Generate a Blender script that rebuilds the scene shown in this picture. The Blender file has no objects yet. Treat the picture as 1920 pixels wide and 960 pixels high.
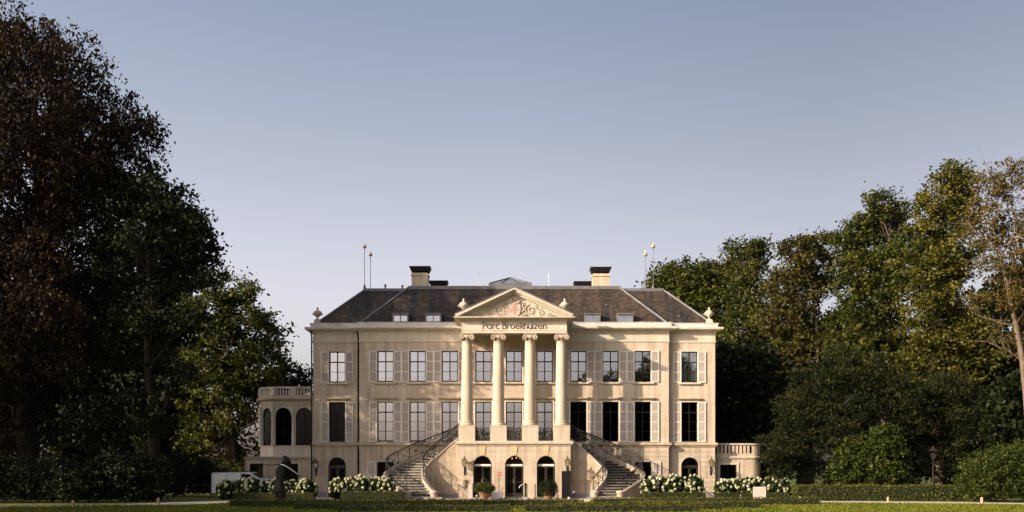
import bpy, math, random
import numpy as np
from math import sin, cos, pi, radians, sqrt, atan2
from mathutils import Vector, Matrix

random.seed(7)
SC = bpy.context.scene
COL = SC.collection

# ------------------------------------------------------------------ camera
FPX, CAMZ, HZ = 1867.0, 1.6, 886.0          # focal length in photo pixels, eye height, horizon row
cam = bpy.data.cameras.new("camera")
cam.sensor_width = 36.0
cam.lens = 36.0 * FPX / 1920.0
cam.shift_y = (HZ - 480.0) / 1920.0
cam.clip_end = 3000.0
cam_o = bpy.data.objects.new("camera", cam)
cam_o.location = (0, 0, CAMZ)
cam_o.rotation_euler = (radians(90), 0, 0)
COL.objects.link(cam_o)
SC.camera = cam_o

# ------------------------------------------------------------------ light
SUN_EL = radians(22.0)
SUN_AZ = radians(60.5)                       # off the facade's normal, towards the left
to_sun = Vector((-sin(SUN_AZ) * cos(SUN_EL), -cos(SUN_AZ) * cos(SUN_EL), sin(SUN_EL)))
world = bpy.data.worlds.new("World")
SC.world = world
world.use_nodes = True
wn, wl = world.node_tree.nodes, world.node_tree.links
wn.clear()
sky = wn.new("ShaderNodeTexSky")
sky.sky_type = 'NISHITA'
sky.sun_disc = False
sky.sun_elevation = SUN_EL
sky.sun_rotation = atan2(to_sun.x, to_sun.y)
sky.air_density = 1.0
sky.dust_density = 4.5
sky.ozone_density = 1.0
hs = wn.new("ShaderNodeHueSaturation")
hs.inputs["Saturation"].default_value = 0.55
tint = wn.new("ShaderNodeMix")
tint.data_type = 'RGBA'
tint.blend_type = 'MULTIPLY'
tint.inputs[0].default_value = 1.0
tint.inputs[7].default_value = (0.985, 0.955, 0.955, 1)
bg = wn.new("ShaderNodeBackground")
bg.inputs[1].default_value = 0.15
wo = wn.new("ShaderNodeOutputWorld")
wl.new(sky.outputs[0], hs.inputs["Color"])
wl.new(hs.outputs[0], tint.inputs[6])
wtc = wn.new("ShaderNodeTexCoord")
wsx = wn.new("ShaderNodeSeparateXYZ")
wrp = wn.new("ShaderNodeValToRGB")
we = wrp.color_ramp.elements
we[0].position, we[0].color = 0.10, (0.93, 0.84, 0.84, 1)
we[1].position, we[1].color = 0.62, (0.47, 0.50, 0.555, 1)
for p_, c_ in ((0.16, (0.90, 0.81, 0.81, 1)), (0.30, (0.64, 0.62, 0.635, 1)), (0.42, (0.505, 0.53, 0.585, 1))):
    k_ = we.new(p_)
    k_.color = c_
haze_mul = wn.new("ShaderNodeMix")
haze_mul.data_type = 'RGBA'
haze_mul.blend_type = 'MULTIPLY'
haze_mul.inputs[0].default_value = 1.0
wl.new(wtc.outputs["Generated"], wsx.inputs[0])
wl.new(wsx.outputs["Z"], wrp.inputs[0])
wl.new(tint.outputs[2], haze_mul.inputs[6])
wl.new(wrp.outputs[0], haze_mul.inputs[7])
# the sky brightens towards the side the sun stands on
wmr = wn.new("ShaderNodeMapRange")
wmr.inputs[1].default_value = -1.0
wmr.inputs[2].default_value = 1.0
wl.new(wsx.outputs["X"], wmr.inputs[0])
wr2 = wn.new("ShaderNodeValToRGB")
we = wr2.color_ramp.elements
we[0].position, we[0].color = 0.0, (1.0, 1.0, 1.0, 1)
we[1].position, we[1].color = 1.0, (0.60, 0.60, 0.60, 1)
for p_, v_ in ((0.36, 0.97), (0.5, 0.875), (0.64, 0.67), (0.78, 0.61)):
    k_ = we.new(p_)
    k_.color = (v_, v_, v_, 1)
wl.new(wmr.outputs[0], wr2.inputs[0])
side_mul = wn.new("ShaderNodeMix")
side_mul.data_type = 'RGBA'
side_mul.blend_type = 'MULTIPLY'
side_mul.inputs[0].default_value = 1.0
wl.new(haze_mul.outputs[2], side_mul.inputs[6])
wl.new(wr2.outputs[0], side_mul.inputs[7])
wl.new(side_mul.outputs[2], bg.inputs[0])
wl.new(bg.outputs[0], wo.inputs[0])

sun = bpy.data.lights.new("sun", 'SUN')
sun.energy = 3.3
sun.angle = radians(0.5)
sun.color = (1.0, 0.815, 0.63)
sun_o = bpy.data.objects.new("sun", sun)
sun_o.rotation_euler = (-to_sun).to_track_quat('-Z', 'Y').to_euler()
sun_o.location = (-30, -20, 40)
COL.objects.link(sun_o)

SC.view_settings.view_transform = 'Standard'
SC.view_settings.look = 'None'
SC.view_settings.exposure = 1.4
SC.view_settings.gamma = 1.0
SC.render.engine = 'CYCLES'
SC.cycles.max_bounces = 6
SC.cycles.transparent_max_bounces = 12
SC.cycles.use_denoising = True


def P(px, py, Y):
    """photo pixel at distance Y -> world point"""
    return Vector(((px - 960.0) / FPX * Y, Y, (HZ - py) / FPX * Y + CAMZ))


# ------------------------------------------------------------------ materials
MATS = {}


def mat(name, c1, c2=None, scale=4.0, rough=0.8, bump=0.0, bscale=40.0, streak=0.0, metallic=0.0, stretch=(1, 1, 1),
        spec=0.3, detail=5.0):
    m = bpy.data.materials.new(name)
    m.use_nodes = True
    n, l = m.node_tree.nodes, m.node_tree.links
    b = n["Principled BSDF"]
    b.inputs["Roughness"].default_value = rough
    b.inputs["Metallic"].default_value = metallic
    b.inputs["Specular IOR Level"].default_value = spec
    tc = n.new("ShaderNodeTexCoord")
    mp = n.new("ShaderNodeMapping")
    mp.inputs["Scale"].default_value = stretch
    geo = n.new("ShaderNodeNewGeometry")
    l.new(geo.outputs["Position"], mp.inputs["Vector"])
    if c2 is not None:
        nz = n.new("ShaderNodeTexNoise")
        nz.inputs["Scale"].default_value = scale
        nz.inputs["Detail"].default_value = detail
        nz.inputs["Roughness"].default_value = 0.62
        l.new(mp.outputs[0], nz.inputs["Vector"])
        r = n.new("ShaderNodeValToRGB")
        r.color_ramp.elements[0].position = 0.32
        r.color_ramp.elements[0].color = (*c1, 1)
        r.color_ramp.elements[1].position = 0.68
        r.color_ramp.elements[1].color = (*c2, 1)
        l.new(nz.outputs["Fac"], r.inputs[0])
        out = r.outputs[0]
        if streak > 0:
            mp2 = n.new("ShaderNodeMapping")
            mp2.inputs["Scale"].default_value = (2.2, 2.2, 0.16)
            l.new(geo.outputs["Position"], mp2.inputs["Vector"])
            nz2 = n.new("ShaderNodeTexNoise")
            nz2.inputs["Scale"].default_value = 1.6
            nz2.inputs["Detail"].default_value = 6
            l.new(mp2.outputs[0], nz2.inputs["Vector"])
            r2 = n.new("ShaderNodeValToRGB")
            r2.color_ramp.elements[0].position = 0.35
            k = 1 - streak
            r2.color_ramp.elements[0].color = (k, k * 0.98, k * 0.94, 1)
            r2.color_ramp.elements[1].position = 0.6
            r2.color_ramp.elements[1].color = (1, 1, 1, 1)
            l.new(nz2.outputs["Fac"], r2.inputs[0])
            mx = n.new("ShaderNodeMix")
            mx.data_type = 'RGBA'
            mx.blend_type = 'MULTIPLY'
            mx.inputs[0].default_value = 1
            l.new(out, mx.inputs[6])
            l.new(r2.outputs[0], mx.inputs[7])
            out = mx.outputs[2]
        l.new(out, b.inputs["Base Color"])
    else:
        b.inputs["Base Color"].default_value = (*c1, 1)
    if bump > 0:
        nb = n.new("ShaderNodeTexNoise")
        nb.inputs["Scale"].default_value = bscale
        nb.inputs["Detail"].default_value = 4
        l.new(mp.outputs[0], nb.inputs["Vector"])
        bp = n.new("ShaderNodeBump")
        bp.inputs["Strength"].default_value = bump
        bp.inputs["Distance"].default_value = 0.02
        l.new(nb.outputs["Fac"], bp.inputs["Height"])
        l.new(bp.outputs[0], b.inputs["Normal"])
    MATS[name] = m
    return m


mat("stucco", (0.50, 0.405, 0.308), (0.585, 0.482, 0.374), 0.9, 0.9, 0.25, 30, 0.22)
mat("block_stone", (0.43, 0.352, 0.26), (0.545, 0.455, 0.345), 1.4, 0.9, 0.35, 25, 0.24)
mat("column_stone", (0.46, 0.382, 0.288), (0.545, 0.458, 0.352), 1.2, 0.85, 0.2, 25, 0.18)
mat("trim_paint", (0.49, 0.43, 0.34), (0.57, 0.505, 0.405), 1.5, 0.7, 0.08, 20, 0.10)
mat("ledge_stone", (0.36, 0.29, 0.19), (0.50, 0.41, 0.28), 2.0, 0.9, 0.3, 25, 0.15)
mat("keystone_stone", (0.50, 0.36, 0.20), (0.56, 0.42, 0.25), 3.0, 0.9, 0.2, 25)
mat("grey_stone", (0.20, 0.19, 0.19), (0.28, 0.26, 0.25), 3.0, 0.85, 0.3, 25)
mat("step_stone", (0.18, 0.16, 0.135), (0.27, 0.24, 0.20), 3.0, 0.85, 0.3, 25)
mat("stair_render", (0.34, 0.27, 0.19), (0.50, 0.405, 0.295), 1.8, 0.9, 0.35, 25, 0.3)
mat("coping_stone", (0.30, 0.26, 0.21), (0.40, 0.35, 0.285), 3.0, 0.85, 0.3, 25)
mat("riser_shade", (0.055, 0.05, 0.045), (0.10, 0.09, 0.078), 3.0, 0.9, 0.3, 25)  # shade below the nosings is put into the risers' colour
mat("shutter_paint", (0.42, 0.355, 0.30), (0.49, 0.42, 0.36), 1.5, 0.65, 0.05, 20)
mat("shutter_white", (0.66, 0.60, 0.53), (0.72, 0.66, 0.58), 2.0, 0.6, 0.05, 20)
mat("black_paint", (0.010, 0.009, 0.009), None, rough=0.6, spec=0.15)
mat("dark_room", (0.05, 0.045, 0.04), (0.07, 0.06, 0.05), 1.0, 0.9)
mat("black_iron", (0.016, 0.015, 0.014), (0.03, 0.026, 0.022), 8.0, 0.5)
mat("door_wood", (0.018, 0.015, 0.012), (0.03, 0.024, 0.018), 5.0, 0.4)
mat("curtain", (0.55, 0.53, 0.49), (0.66, 0.64, 0.6), 2.0, 0.9, 0.4, 6, stretch=(6, 6, 0.2))
mat("blind", (0.42, 0.40, 0.39), (0.48, 0.46, 0.45), 1.0, 0.8)
mat("lead", (0.10, 0.10, 0.105), (0.17, 0.168, 0.17), 2.0, 0.6)
mat("shield_grey", (0.34, 0.32, 0.29), (0.40, 0.37, 0.33), 3.0, 0.8)
mat("pavilion_paint", (0.58, 0.52, 0.44), (0.66, 0.60, 0.51), 2.0, 0.75, 0.1, 20, 0.2)
mat("lettering", (0.075, 0.062, 0.055), None, rough=0.5)
mat("red_paint", (0.48, 0.02, 0.008), None, rough=0.5)
mat("white_paint", (0.72, 0.71, 0.70), (0.8, 0.79, 0.78), 3.0, 0.5)
mat("gutter_paint", (0.50, 0.475, 0.44), (0.58, 0.55, 0.51), 2.0, 0.7, 0.05, 20, 0.12)
mat("car_white", (0.74, 0.75, 0.78), None, rough=0.25, spec=0.5)
mat("rubber", (0.015, 0.015, 0.015), None, rough=0.8)
mat("gold", (0.75, 0.55, 0.28), None, rough=0.3, metallic=0.7)
mat("brass", (0.13, 0.085, 0.03), None, rough=0.55, metallic=0.4)
mat("bronze", (0.018, 0.015, 0.012), (0.035, 0.03, 0.022), 6.0, 0.75, 0.3, 20, spec=0.15)
mat("pale_metal", (0.55, 0.54, 0.52), None, rough=0.4, metallic=0.3)
mat("terracotta", (0.20, 0.11, 0.065), (0.28, 0.16, 0.095), 6.0, 0.85)
mat("sign_beige", (0.50, 0.42, 0.36), (0.53, 0.45, 0.385), 3.0, 0.6)
mat("wood_post", (0.30, 0.22, 0.14), (0.42, 0.32, 0.21), 8.0, 0.85, 0.4, 30, stretch=(3, 3, 0.4))
mat("bark", (0.05, 0.038, 0.026), (0.11, 0.085, 0.058), 5.0, 0.95, 0.8, 12, stretch=(2, 2, 0.5))
mat("dark_bark", (0.014, 0.011, 0.008), (0.034, 0.027, 0.02), 5.0, 0.95, 0.8, 12, stretch=(2, 2, 0.5), spec=0.1)
mat("pale_bark", (0.08, 0.06, 0.042), (0.18, 0.135, 0.095), 4.0, 0.95, 0.6, 12, stretch=(2, 2, 0.5))
mat("gravel", (0.30, 0.245, 0.18), (0.43, 0.36, 0.275), 20.0, 0.95, 0.8, 60)
mat("path_sand", (0.40, 0.335, 0.25), (0.50, 0.42, 0.32), 10.0, 0.95, 0.5, 60)
mat("chimney_render", (0.46, 0.38, 0.26), (0.54, 0.45, 0.32), 2.0, 0.9, 0.2, 20, 0.15)
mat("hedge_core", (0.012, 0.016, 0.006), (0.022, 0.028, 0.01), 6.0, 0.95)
mat("soil", (0.035, 0.026, 0.018), (0.06, 0.045, 0.03), 8.0, 0.95, 0.6, 30)
mat("lawn", (0.05, 0.066, 0.007), (0.105, 0.118, 0.012), 0.35, 0.95, 0.6, 30, detail=9)


def slate():
    m = bpy.data.materials.new("slate")
    m.use_nodes = True
    n, l = m.node_tree.nodes, m.node_tree.links
    b = n["Principled BSDF"]
    b.inputs["Roughness"].default_value = 0.6
    b.inputs["Specular IOR Level"].default_value = 0.2
    geo = n.new("ShaderNodeNewGeometry")
    mp = n.new("ShaderNodeMapping")
    mp.inputs["Scale"].default_value = (2.6, 0.25, 0.25)
    l.new(geo.outputs["Position"], mp.inputs[0])
    nz = n.new("ShaderNodeTexNoise")
    nz.inputs["Scale"].default_value = 0.55
    nz.inputs["Detail"].default_value = 7
    nz.inputs["Roughness"].default_value = 0.65
    l.new(mp.outputs[0], nz.inputs["Vector"])
    r = n.new("ShaderNodeValToRGB")
    e = r.color_ramp.elements
    e[0].position, e[0].color = 0.30, (0.012, 0.014, 0.018, 1)
    e[1].position, e[1].color = 0.84, (0.098, 0.061, 0.032, 1)
    k = e.new(0.5)
    k.color = (0.042, 0.033, 0.026, 1)
    l.new(nz.outputs["Fac"], r.inputs[0])
    # single slates: a cell grid on position
    mp2 = n.new("ShaderNodeMapping")
    mp2.inputs["Scale"].default_value = (4.0, 0.001, 5.5)
    l.new(geo.outputs["Position"], mp2.inputs[0])
    vo = n.new("ShaderNodeTexVoronoi")
    vo.inputs["Scale"].default_value = 1.0
    vo.inputs["Randomness"].default_value = 0.35
    l.new(mp2.outputs[0], vo.inputs["Vector"])
    bw = n.new("ShaderNodeRGBToBW")
    l.new(vo.outputs["Color"], bw.inputs[0])
    mr = n.new("ShaderNodeMapRange")
    mr.inputs[3].default_value = 0.55
    mr.inputs[4].default_value = 1.45
    l.new(bw.outputs[0], mr.inputs[0])
    mx = n.new("ShaderNodeMix")
    mx.data_type = 'RGBA'
    mx.blend_type = 'MULTIPLY'
    mx.inputs[0].default_value = 1
    l.new(r.outputs[0], mx.inputs[6])
    l.new(mr.outputs[0], mx.inputs[7])
    l.new(mx.outputs[2], b.inputs["Base Color"])
    bp = n.new("ShaderNodeBump")
    bp.inputs["Strength"].default_value = 0.5
    bp.inputs["Distance"].default_value = 0.03
    l.new(vo.outputs["Distance"], bp.inputs["Height"])
    l.new(bp.outputs[0], b.inputs["Normal"])
    MATS["slate"] = m


slate()


def score(name, row, length):
    """faint ashlar scoring in a render coat: shallow grooves with a little dirt in them"""
    m = MATS[name]
    n, l = m.node_tree.nodes, m.node_tree.links
    b = n["Principled BSDF"]
    src = b.inputs["Base Color"].links[0].from_socket
    geo = n.new("ShaderNodeNewGeometry")
    sx = n.new("ShaderNodeSeparateXYZ")
    cb = n.new("ShaderNodeCombineXYZ")
    l.new(geo.outputs["Position"], sx.inputs[0])
    l.new(sx.outputs["X"], cb.inputs[0])
    l.new(sx.outputs["Z"], cb.inputs[1])
    br = n.new("ShaderNodeTexBrick")
    br.inputs["Scale"].default_value = 1.0
    br.inputs["Mortar Size"].default_value = 0.012
    br.inputs["Mortar Smooth"].default_value = 0.4
    br.inputs["Brick Width"].default_value = length
    br.inputs["Row Height"].default_value = row
    br.inputs["Color1"].default_value = (1, 1, 1, 1)
    br.inputs["Color2"].default_value = (0.93, 0.925, 0.91, 1)
    br.inputs["Mortar"].default_value = (0.74, 0.71, 0.66, 1)
    l.new(cb.outputs[0], br.inputs["Vector"])
    mx = n.new("ShaderNodeMix")
    mx.data_type = 'RGBA'
    mx.blend_type = 'MULTIPLY'
    mx.inputs[0].default_value = 1
    l.new(src, mx.inputs[6])
    l.new(br.outputs["Color"], mx.inputs[7])
    l.new(mx.outputs[2], b.inputs["Base Color"])


score("stucco", 0.56, 1.25)


def glass(name, refl, tintc=(0.8, 0.85, 0.9)):
    m = bpy.data.materials.new(name)
    m.use_nodes = True
    n, l = m.node_tree.nodes, m.node_tree.links
    n.clear()
    o = n.new("ShaderNodeOutputMaterial")
    t = n.new("ShaderNodeBsdfTransparent")
    t.inputs[0].default_value = (*tintc, 1)
    g = n.new("ShaderNodeBsdfGlossy")
    g.inputs["Roughness"].default_value = 0.015
    g.inputs["Color"].default_value = (0.95, 0.95, 0.97, 1)
    mx = n.new("ShaderNodeMixShader")
    mx.inputs[0].default_value = refl
    l.new(t.outputs[0], mx.inputs[1])
    l.new(g.outputs[0], mx.inputs[2])
    l.new(mx.outputs[0], o.inputs[0])
    MATS[name] = m


glass("window_glass", 0.30)
glass("dark_glass", 0.008, (0.45, 0.47, 0.48))
glass("lamp_glass", 0.25, (0.9, 0.85, 0.7))


def emit(name, c, s):
    m = bpy.data.materials.new(name)
    m.use_nodes = True
    n, l = m.node_tree.nodes, m.node_tree.links
    n.clear()
    o = n.new("ShaderNodeOutputMaterial")
    e = n.new("ShaderNodeEmission")
    e.inputs[0].default_value = (*c, 1)
    e.inputs[1].default_value = s
    l.new(e.outputs[0], o.inputs[0])
    MATS[name] = m


emit("warm_bulb", (1.0, 0.55, 0.2), 5.0)


def leafmat(name, cols, trans=0.3, rough=0.55):
    """cols: list of (pos, colour) along the per-leaf random value"""
    m = bpy.data.materials.new(name)
    m.use_nodes = True
    n, l = m.node_tree.nodes, m.node_tree.links
    b = n["Principled BSDF"]
    o = n["Material Output"]
    b.inputs["Roughness"].default_value = rough
    b.inputs["Specular IOR Level"].default_value = 0.12
    at = n.new("ShaderNodeAttribute")
    at.attribute_name = "var"
    r = n.new("ShaderNodeValToRGB")
    e = r.color_ramp.elements
    e[0].position, e[0].color = cols[0][0], (*cols[0][1], 1)
    e[1].position, e[1].color = cols[-1][0], (*cols[-1][1], 1)
    for p_, c_ in cols[1:-1]:
        k = e.new(p_)
        k.color = (*c_, 1)
    l.new(at.outputs["Fac"], r.inputs[0])
    l.new(r.outputs[0], b.inputs["Base Color"])
    t = n.new("ShaderNodeBsdfTranslucent")
    l.new(r.outputs[0], t.inputs[0])
    mx = n.new("ShaderNodeMixShader")
    mx.inputs[0].default_value = trans
    l.new(b.outputs[0], mx.inputs[1])
    l.new(t.outputs[0], mx.inputs[2])
    l.new(mx.outputs[0], o.inputs[0])
    MATS[name] = m


leafmat("leaf_copper", [(0, (0.010, 0.007, 0.006)), (0.55, (0.018, 0.012, 0.007)), (0.85, (0.064, 0.040, 0.013)), (1, (0.13, 0.085, 0.022))], 0.25)
leafmat("leaf_green", [(0, (0.013, 0.021, 0.005)), (0.5, (0.042, 0.053, 0.009)), (0.9, (0.105, 0.105, 0.016)), (1, (0.155, 0.125, 0.02))], 0.33)
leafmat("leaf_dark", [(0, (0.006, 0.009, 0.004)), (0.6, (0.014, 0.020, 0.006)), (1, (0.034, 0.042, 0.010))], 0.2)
leafmat("leaf_olive", [(0, (0.022, 0.022, 0.006)), (0.5, (0.052, 0.050, 0.012)), (0.9, (0.10, 0.085, 0.018)), (1, (0.14, 0.09, 0.02))], 0.3)
leafmat("leaf_gold", [(0, (0.025, 0.033, 0.006)), (0.5, (0.066, 0.071, 0.011)), (0.9, (0.145, 0.118, 0.018)), (1, (0.19, 0.12, 0.02))], 0.3)
leafmat("leaf_oak", [(0, (0.018, 0.027, 0.005)), (0.5, (0.050, 0.060, 0.010)), (0.9, (0.12, 0.12, 0.018)), (1, (0.16, 0.13, 0.02))], 0.33)
leafmat("leaf_rust", [(0, (0.05, 0.045, 0.015)), (0.5, (0.095, 0.075, 0.02)), (1, (0.15, 0.085, 0.025))], 0.3)
leafmat("leaf_yew", [(0, (0.005, 0.008, 0.003)), (0.6, (0.014, 0.018, 0.005)), (1, (0.058, 0.052, 0.010))], 0.12)
leafmat("leaf_laurel", [(0, (0.014, 0.024, 0.005)), (0.6, (0.042, 0.058, 0.010)), (1, (0.13, 0.135, 0.03))], 0.3, 0.35)
leafmat("leaf_box", [(0, (0.035, 0.045, 0.008)), (0.6, (0.085, 0.088, 0.013)), (1, (0.15, 0.13, 0.02))], 0.25)
leafmat("leaf_hedge", [(0, (0.02, 0.03, 0.006)), (0.6, (0.06, 0.072, 0.012)), (1, (0.15, 0.145, 0.026))], 0.3)
leafmat("leaf_hydrangea", [(0, (0.015, 0.026, 0.008)), (0.6, (0.03, 0.05, 0.012)), (1, (0.05, 0.075, 0.02))], 0.25)
leafmat("petal", [(0, (0.30, 0.34, 0.17)), (0.5, (0.50, 0.49, 0.31)), (1, (0.64, 0.60, 0.44))], 0.2)
leafmat("grass_blade", [(0, (0.058, 0.082, 0.008)), (0.6, (0.125, 0.142, 0.013)), (1, (0.20, 0.19, 0.025))], 0.35)


# ------------------------------------------------------------------ mesh helpers
class MB:
    def __init__(self):
        self.v, self.f, self.s = [], [], []

    def add(self, vs, fs, smooth=False):
        o = len(self.v)
        self.v += [tuple(p) for p in vs]
        self.f += [tuple(i + o for i in f) for f in fs]
        self.s += [smooth] * len(fs)

    def box(self, x0, x1, y0, y1, z0, z1):
        self.add([(x0, y0, z0), (x1, y0, z0), (x1, y1, z0), (x0, y1, z0), (x0, y0, z1), (x1, y0, z1), (x1, y1, z1), (x0, y1, z1)],
                 [(0, 3, 2, 1), (4, 5, 6, 7), (0, 1, 5, 4), (1, 2, 6, 5), (2, 3, 7, 6), (3, 0, 4, 7)])

    def hexa(self, b, t):
        """bottom quad and top quad, same winding (counter-clockwise from above)"""
        self.add(list(b) + list(t), [(0, 3, 2, 1), (4, 5, 6, 7), (0, 1, 5, 4), (1, 2, 6, 5), (2, 3, 7, 6), (3, 0, 4, 7)])

    def tube(self, pts, rad, n=6, smooth=True, caps=True):
        pts = [Vector(p) for p in pts]
        if not hasattr(rad, '__len__'):
            rad = [rad] * len(pts)
        vs, fs = [], []
        up = Vector((0, 0, 1))
        prev = None
        for i, p in enumerate(pts):
            d = (pts[min(i + 1, len(pts) - 1)] - pts[max(i - 1, 0)])
            if d.length < 1e-9:
                d = Vector((0, 0, 1))
            d.normalize()
            if prev is None:
                a = d.cross(up)
                if a.length < 0.05:
                    a = d.cross(Vector((1, 0, 0)))
            else:
                a = prev - d * prev.dot(d)
                if a.length < 1e-6:
                    a = d.cross(up)
            a.normalize()
            prev = a
            b = d.cross(a)
            for k in range(n):
                t = 2 * pi * k / n
                vs.append(p + (a * cos(t) + b * sin(t)) * rad[i])
        for i in range(len(pts) - 1):
            for k in range(n):
                k2 = (k + 1) % n
                fs.append((i * n + k, i * n + k2, (i + 1) * n + k2, (i + 1) * n + k))
        self.add(vs, fs, smooth)
        if caps:
            m = (len(pts) - 1) * n
            self.add(vs[:n], [tuple(range(n - 1, -1, -1))])
            self.add(vs[m:], [tuple(range(n))])

    def lathe(self, prof, c=(0, 0, 0), n=16, smooth=True):
        vs, fs = [], []
        for r, z in prof:
            for k in range(n):
                t = 2 * pi * k / n
                vs.append((c[0] + r * cos(t), c[1] + r * sin(t), c[2] + z))
        for i in range(len(prof) - 1):
            for k in range(n):
                k2 = (k + 1) % n
                fs.append((i * n + k, i * n + k2, (i + 1) * n + k2, (i + 1) * n + k))
        self.add(vs, fs, smooth)
        self.add(vs[:n], [tuple(range(n - 1, -1, -1))])
        self.add(vs[-n:], [tuple(range(n))])

    def ball(self, c, r, n=8, m=6, sz=(1, 1, 1)):
        vs, fs = [], []
        for i in range(m + 1):
            a = pi * i / m
            for k in range(n):
                t = 2 * pi * k / n
                vs.append((c[0] + r * sz[0] * sin(a) * cos(t), c[1] + r * sz[1] * sin(a) * sin(t), c[2] - r * sz[2] * cos(a)))
        for i in range(m):
            for k in range(n):
                k2 = (k + 1) % n
                fs.append((i * n + k, i * n + k2, (i + 1) * n + k2, (i + 1) * n + k))
        self.add(vs, fs, True)

    def prism_xz(self, poly, y0, y1):
        """polygon in x-z (counter-clockwise seen from -y), extruded from y0 (front) to y1"""
        n = len(poly)
        vs = [(x, y0, z) for x, z in poly] + [(x, y1, z) for x, z in poly]
        fs = [tuple(range(n)), tuple(range(2 * n - 1, n - 1, -1))]
        for i in range(n):
            j = (i + 1) % n
            fs.append((i, i + n, j + n, j))
        self.add(vs, fs)

    def sweep(self, path, prof):
        """closed profile [(out, z)] swept along a 2-D path with mitred corners; out is to the right of travel"""
        n = len(prof)
        vs, fs = [], []
        m = len(path)
        for i, p in enumerate(path):
            p = Vector(p)
            d0 = (p - Vector(path[i - 1])).normalized() if i > 0 else None
            d1 = (Vector(path[i + 1]) - p).normalized() if i < m - 1 else None
            if d0 is None:
                d0 = d1
            if d1 is None:
                d1 = d0
            n0, n1 = Vector((d0.y, -d0.x)), Vector((d1.y, -d1.x))
            nn = (n0 + n1)
            nn /= max(1e-6, nn.dot(n0))
            for o, z in prof:
                vs.append((p.x + nn.x * o, p.y + nn.y * o, z))
        for i in range(m - 1):
            for k in range(n):
                k2 = (k + 1) % n
                fs.append((i * n + k, (i + 1) * n + k, (i + 1) * n + k2, i * n + k2))
        self.add(vs, fs)
        self.add(vs[:n], [tuple(range(n))])
        self.add(vs[-n:], [tuple(range(n - 1, -1, -1))])

    def mirror_x(self):
        o = MB()
        o.v = [(-x, y, z) for x, y, z in self.v]
        o.f = [tuple(reversed(f)) for f in self.f]
        o.s = list(self.s)
        return o

    def mesh(self, name, m):
        me = bpy.data.meshes.new(name)
        me.from_pydata(self.v, [], self.f)
        me.polygons.foreach_set("use_smooth", self.s)
        me.materials.append(MATS[m])
        me.update()
        return me

    def build(self, name, m, parent=None, loc=(0, 0, 0), rz=0.0):
        return link(name, self.mesh(name, m), parent, loc, rz)


def link(name, me, parent=None, loc=(0, 0, 0), rz=0.0):
    o = bpy.data.objects.new(name, me)
    COL.objects.link(o)
    o.parent = parent
    o.location = loc
    o.rotation_euler = (0, 0, rz)
    return o


def thing(name, label, cat, loc=(0, 0, 0), rz=0.0, group=None):
    o = bpy.data.objects.new(name, None)
    o.empty_display_size = 0.3
    COL.objects.link(o)
    o.location = loc
    o.rotation_euler = (0, 0, rz)
    return tag(o, label, cat, group)


def tag(o, label, cat, group=None):
    o["label"] = label
    o["category"] = cat
    if group:
        o["group"] = group
    return o


def struct(o):
    o["kind"] = "structure"
    return o


def stuff(o):
    o["kind"] = "stuff"
    return o


KIDS = {}


def copy_tree(o, parent=None, loc=None, rz=None, scale=None):
    c = o.copy()
    COL.objects.link(c)
    c.parent = parent
    if loc is not None:
        c.location = loc
    if rz is not None:
        c.rotation_euler = (0, 0, rz)
    if scale is not None:
        c.scale = scale
    for ch in list(o.children):
        copy_tree(ch, c)
    return c


def quads_mesh(name, co, var, m):
    """co: (n,4,3) numpy quads -> one mesh with a per-leaf value"""
    n = len(co)
    me = bpy.data.meshes.new(name)
    me.vertices.add(n * 4)
    me.vertices.foreach_set("co", np.ascontiguousarray(co, dtype=np.float32).ravel())
    me.loops.add(n * 4)
    me.loops.foreach_set("vertex_index", np.arange(n * 4, dtype=np.int32))
    me.polygons.add(n)
    me.polygons.foreach_set("loop_start", np.arange(0, n * 4, 4, dtype=np.int32))
    a = me.attributes.new("var", 'FLOAT', 'POINT')
    a.data.foreach_set("value", np.repeat(np.asarray(var, dtype=np.float32), 4))
    me.materials.append(MATS[m])
    me.update(calc_edges=True)
    me.validate()
    return me


def unit(a):
    return a / np.maximum(1e-9, np.linalg.norm(a, axis=-1, keepdims=True))


def leaf_quads(c, L, W, rng, up=0.5, droop=0.0, out=None):
    """kite-shaped leaves at points c (n,3)"""
    n = len(c)
    nrm = rng.normal(size=(n, 3))
    nrm[:, 2] += up * 1.5
    if out is not None:
        nrm = nrm + out
    nrm = unit(nrm)
    t = rng.normal(size=(n, 3))
    t[:, 2] -= droop * 2
    t = unit(t - nrm * np.sum(t * nrm, axis=1, keepdims=True))
    b = np.cross(nrm, t)
    s = rng.uniform(0.65, 1.3, size=(n, 1))
    l_, w_ = L * s, W * s
    return np.stack([c - t * l_ * 0.5, c + b * w_ * 0.5 - t * l_ * 0.05, c + t * l_ * 0.5, c - b * w_ * 0.5 - t * l_ * 0.05], axis=1)


def wave(p, s, ph):
    x, y, z = p[:, 0] * s + ph, p[:, 1] * s + ph * 1.7, p[:, 2] * s + ph * 0.6
    return (np.sin(x + 1.3 * np.sin(y * 0.8)) + np.sin(y * 1.1 + 1.2 * np.sin(z)) + np.sin(z * 1.2 + 1.1 * np.sin(x * 0.9))) / 3


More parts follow.
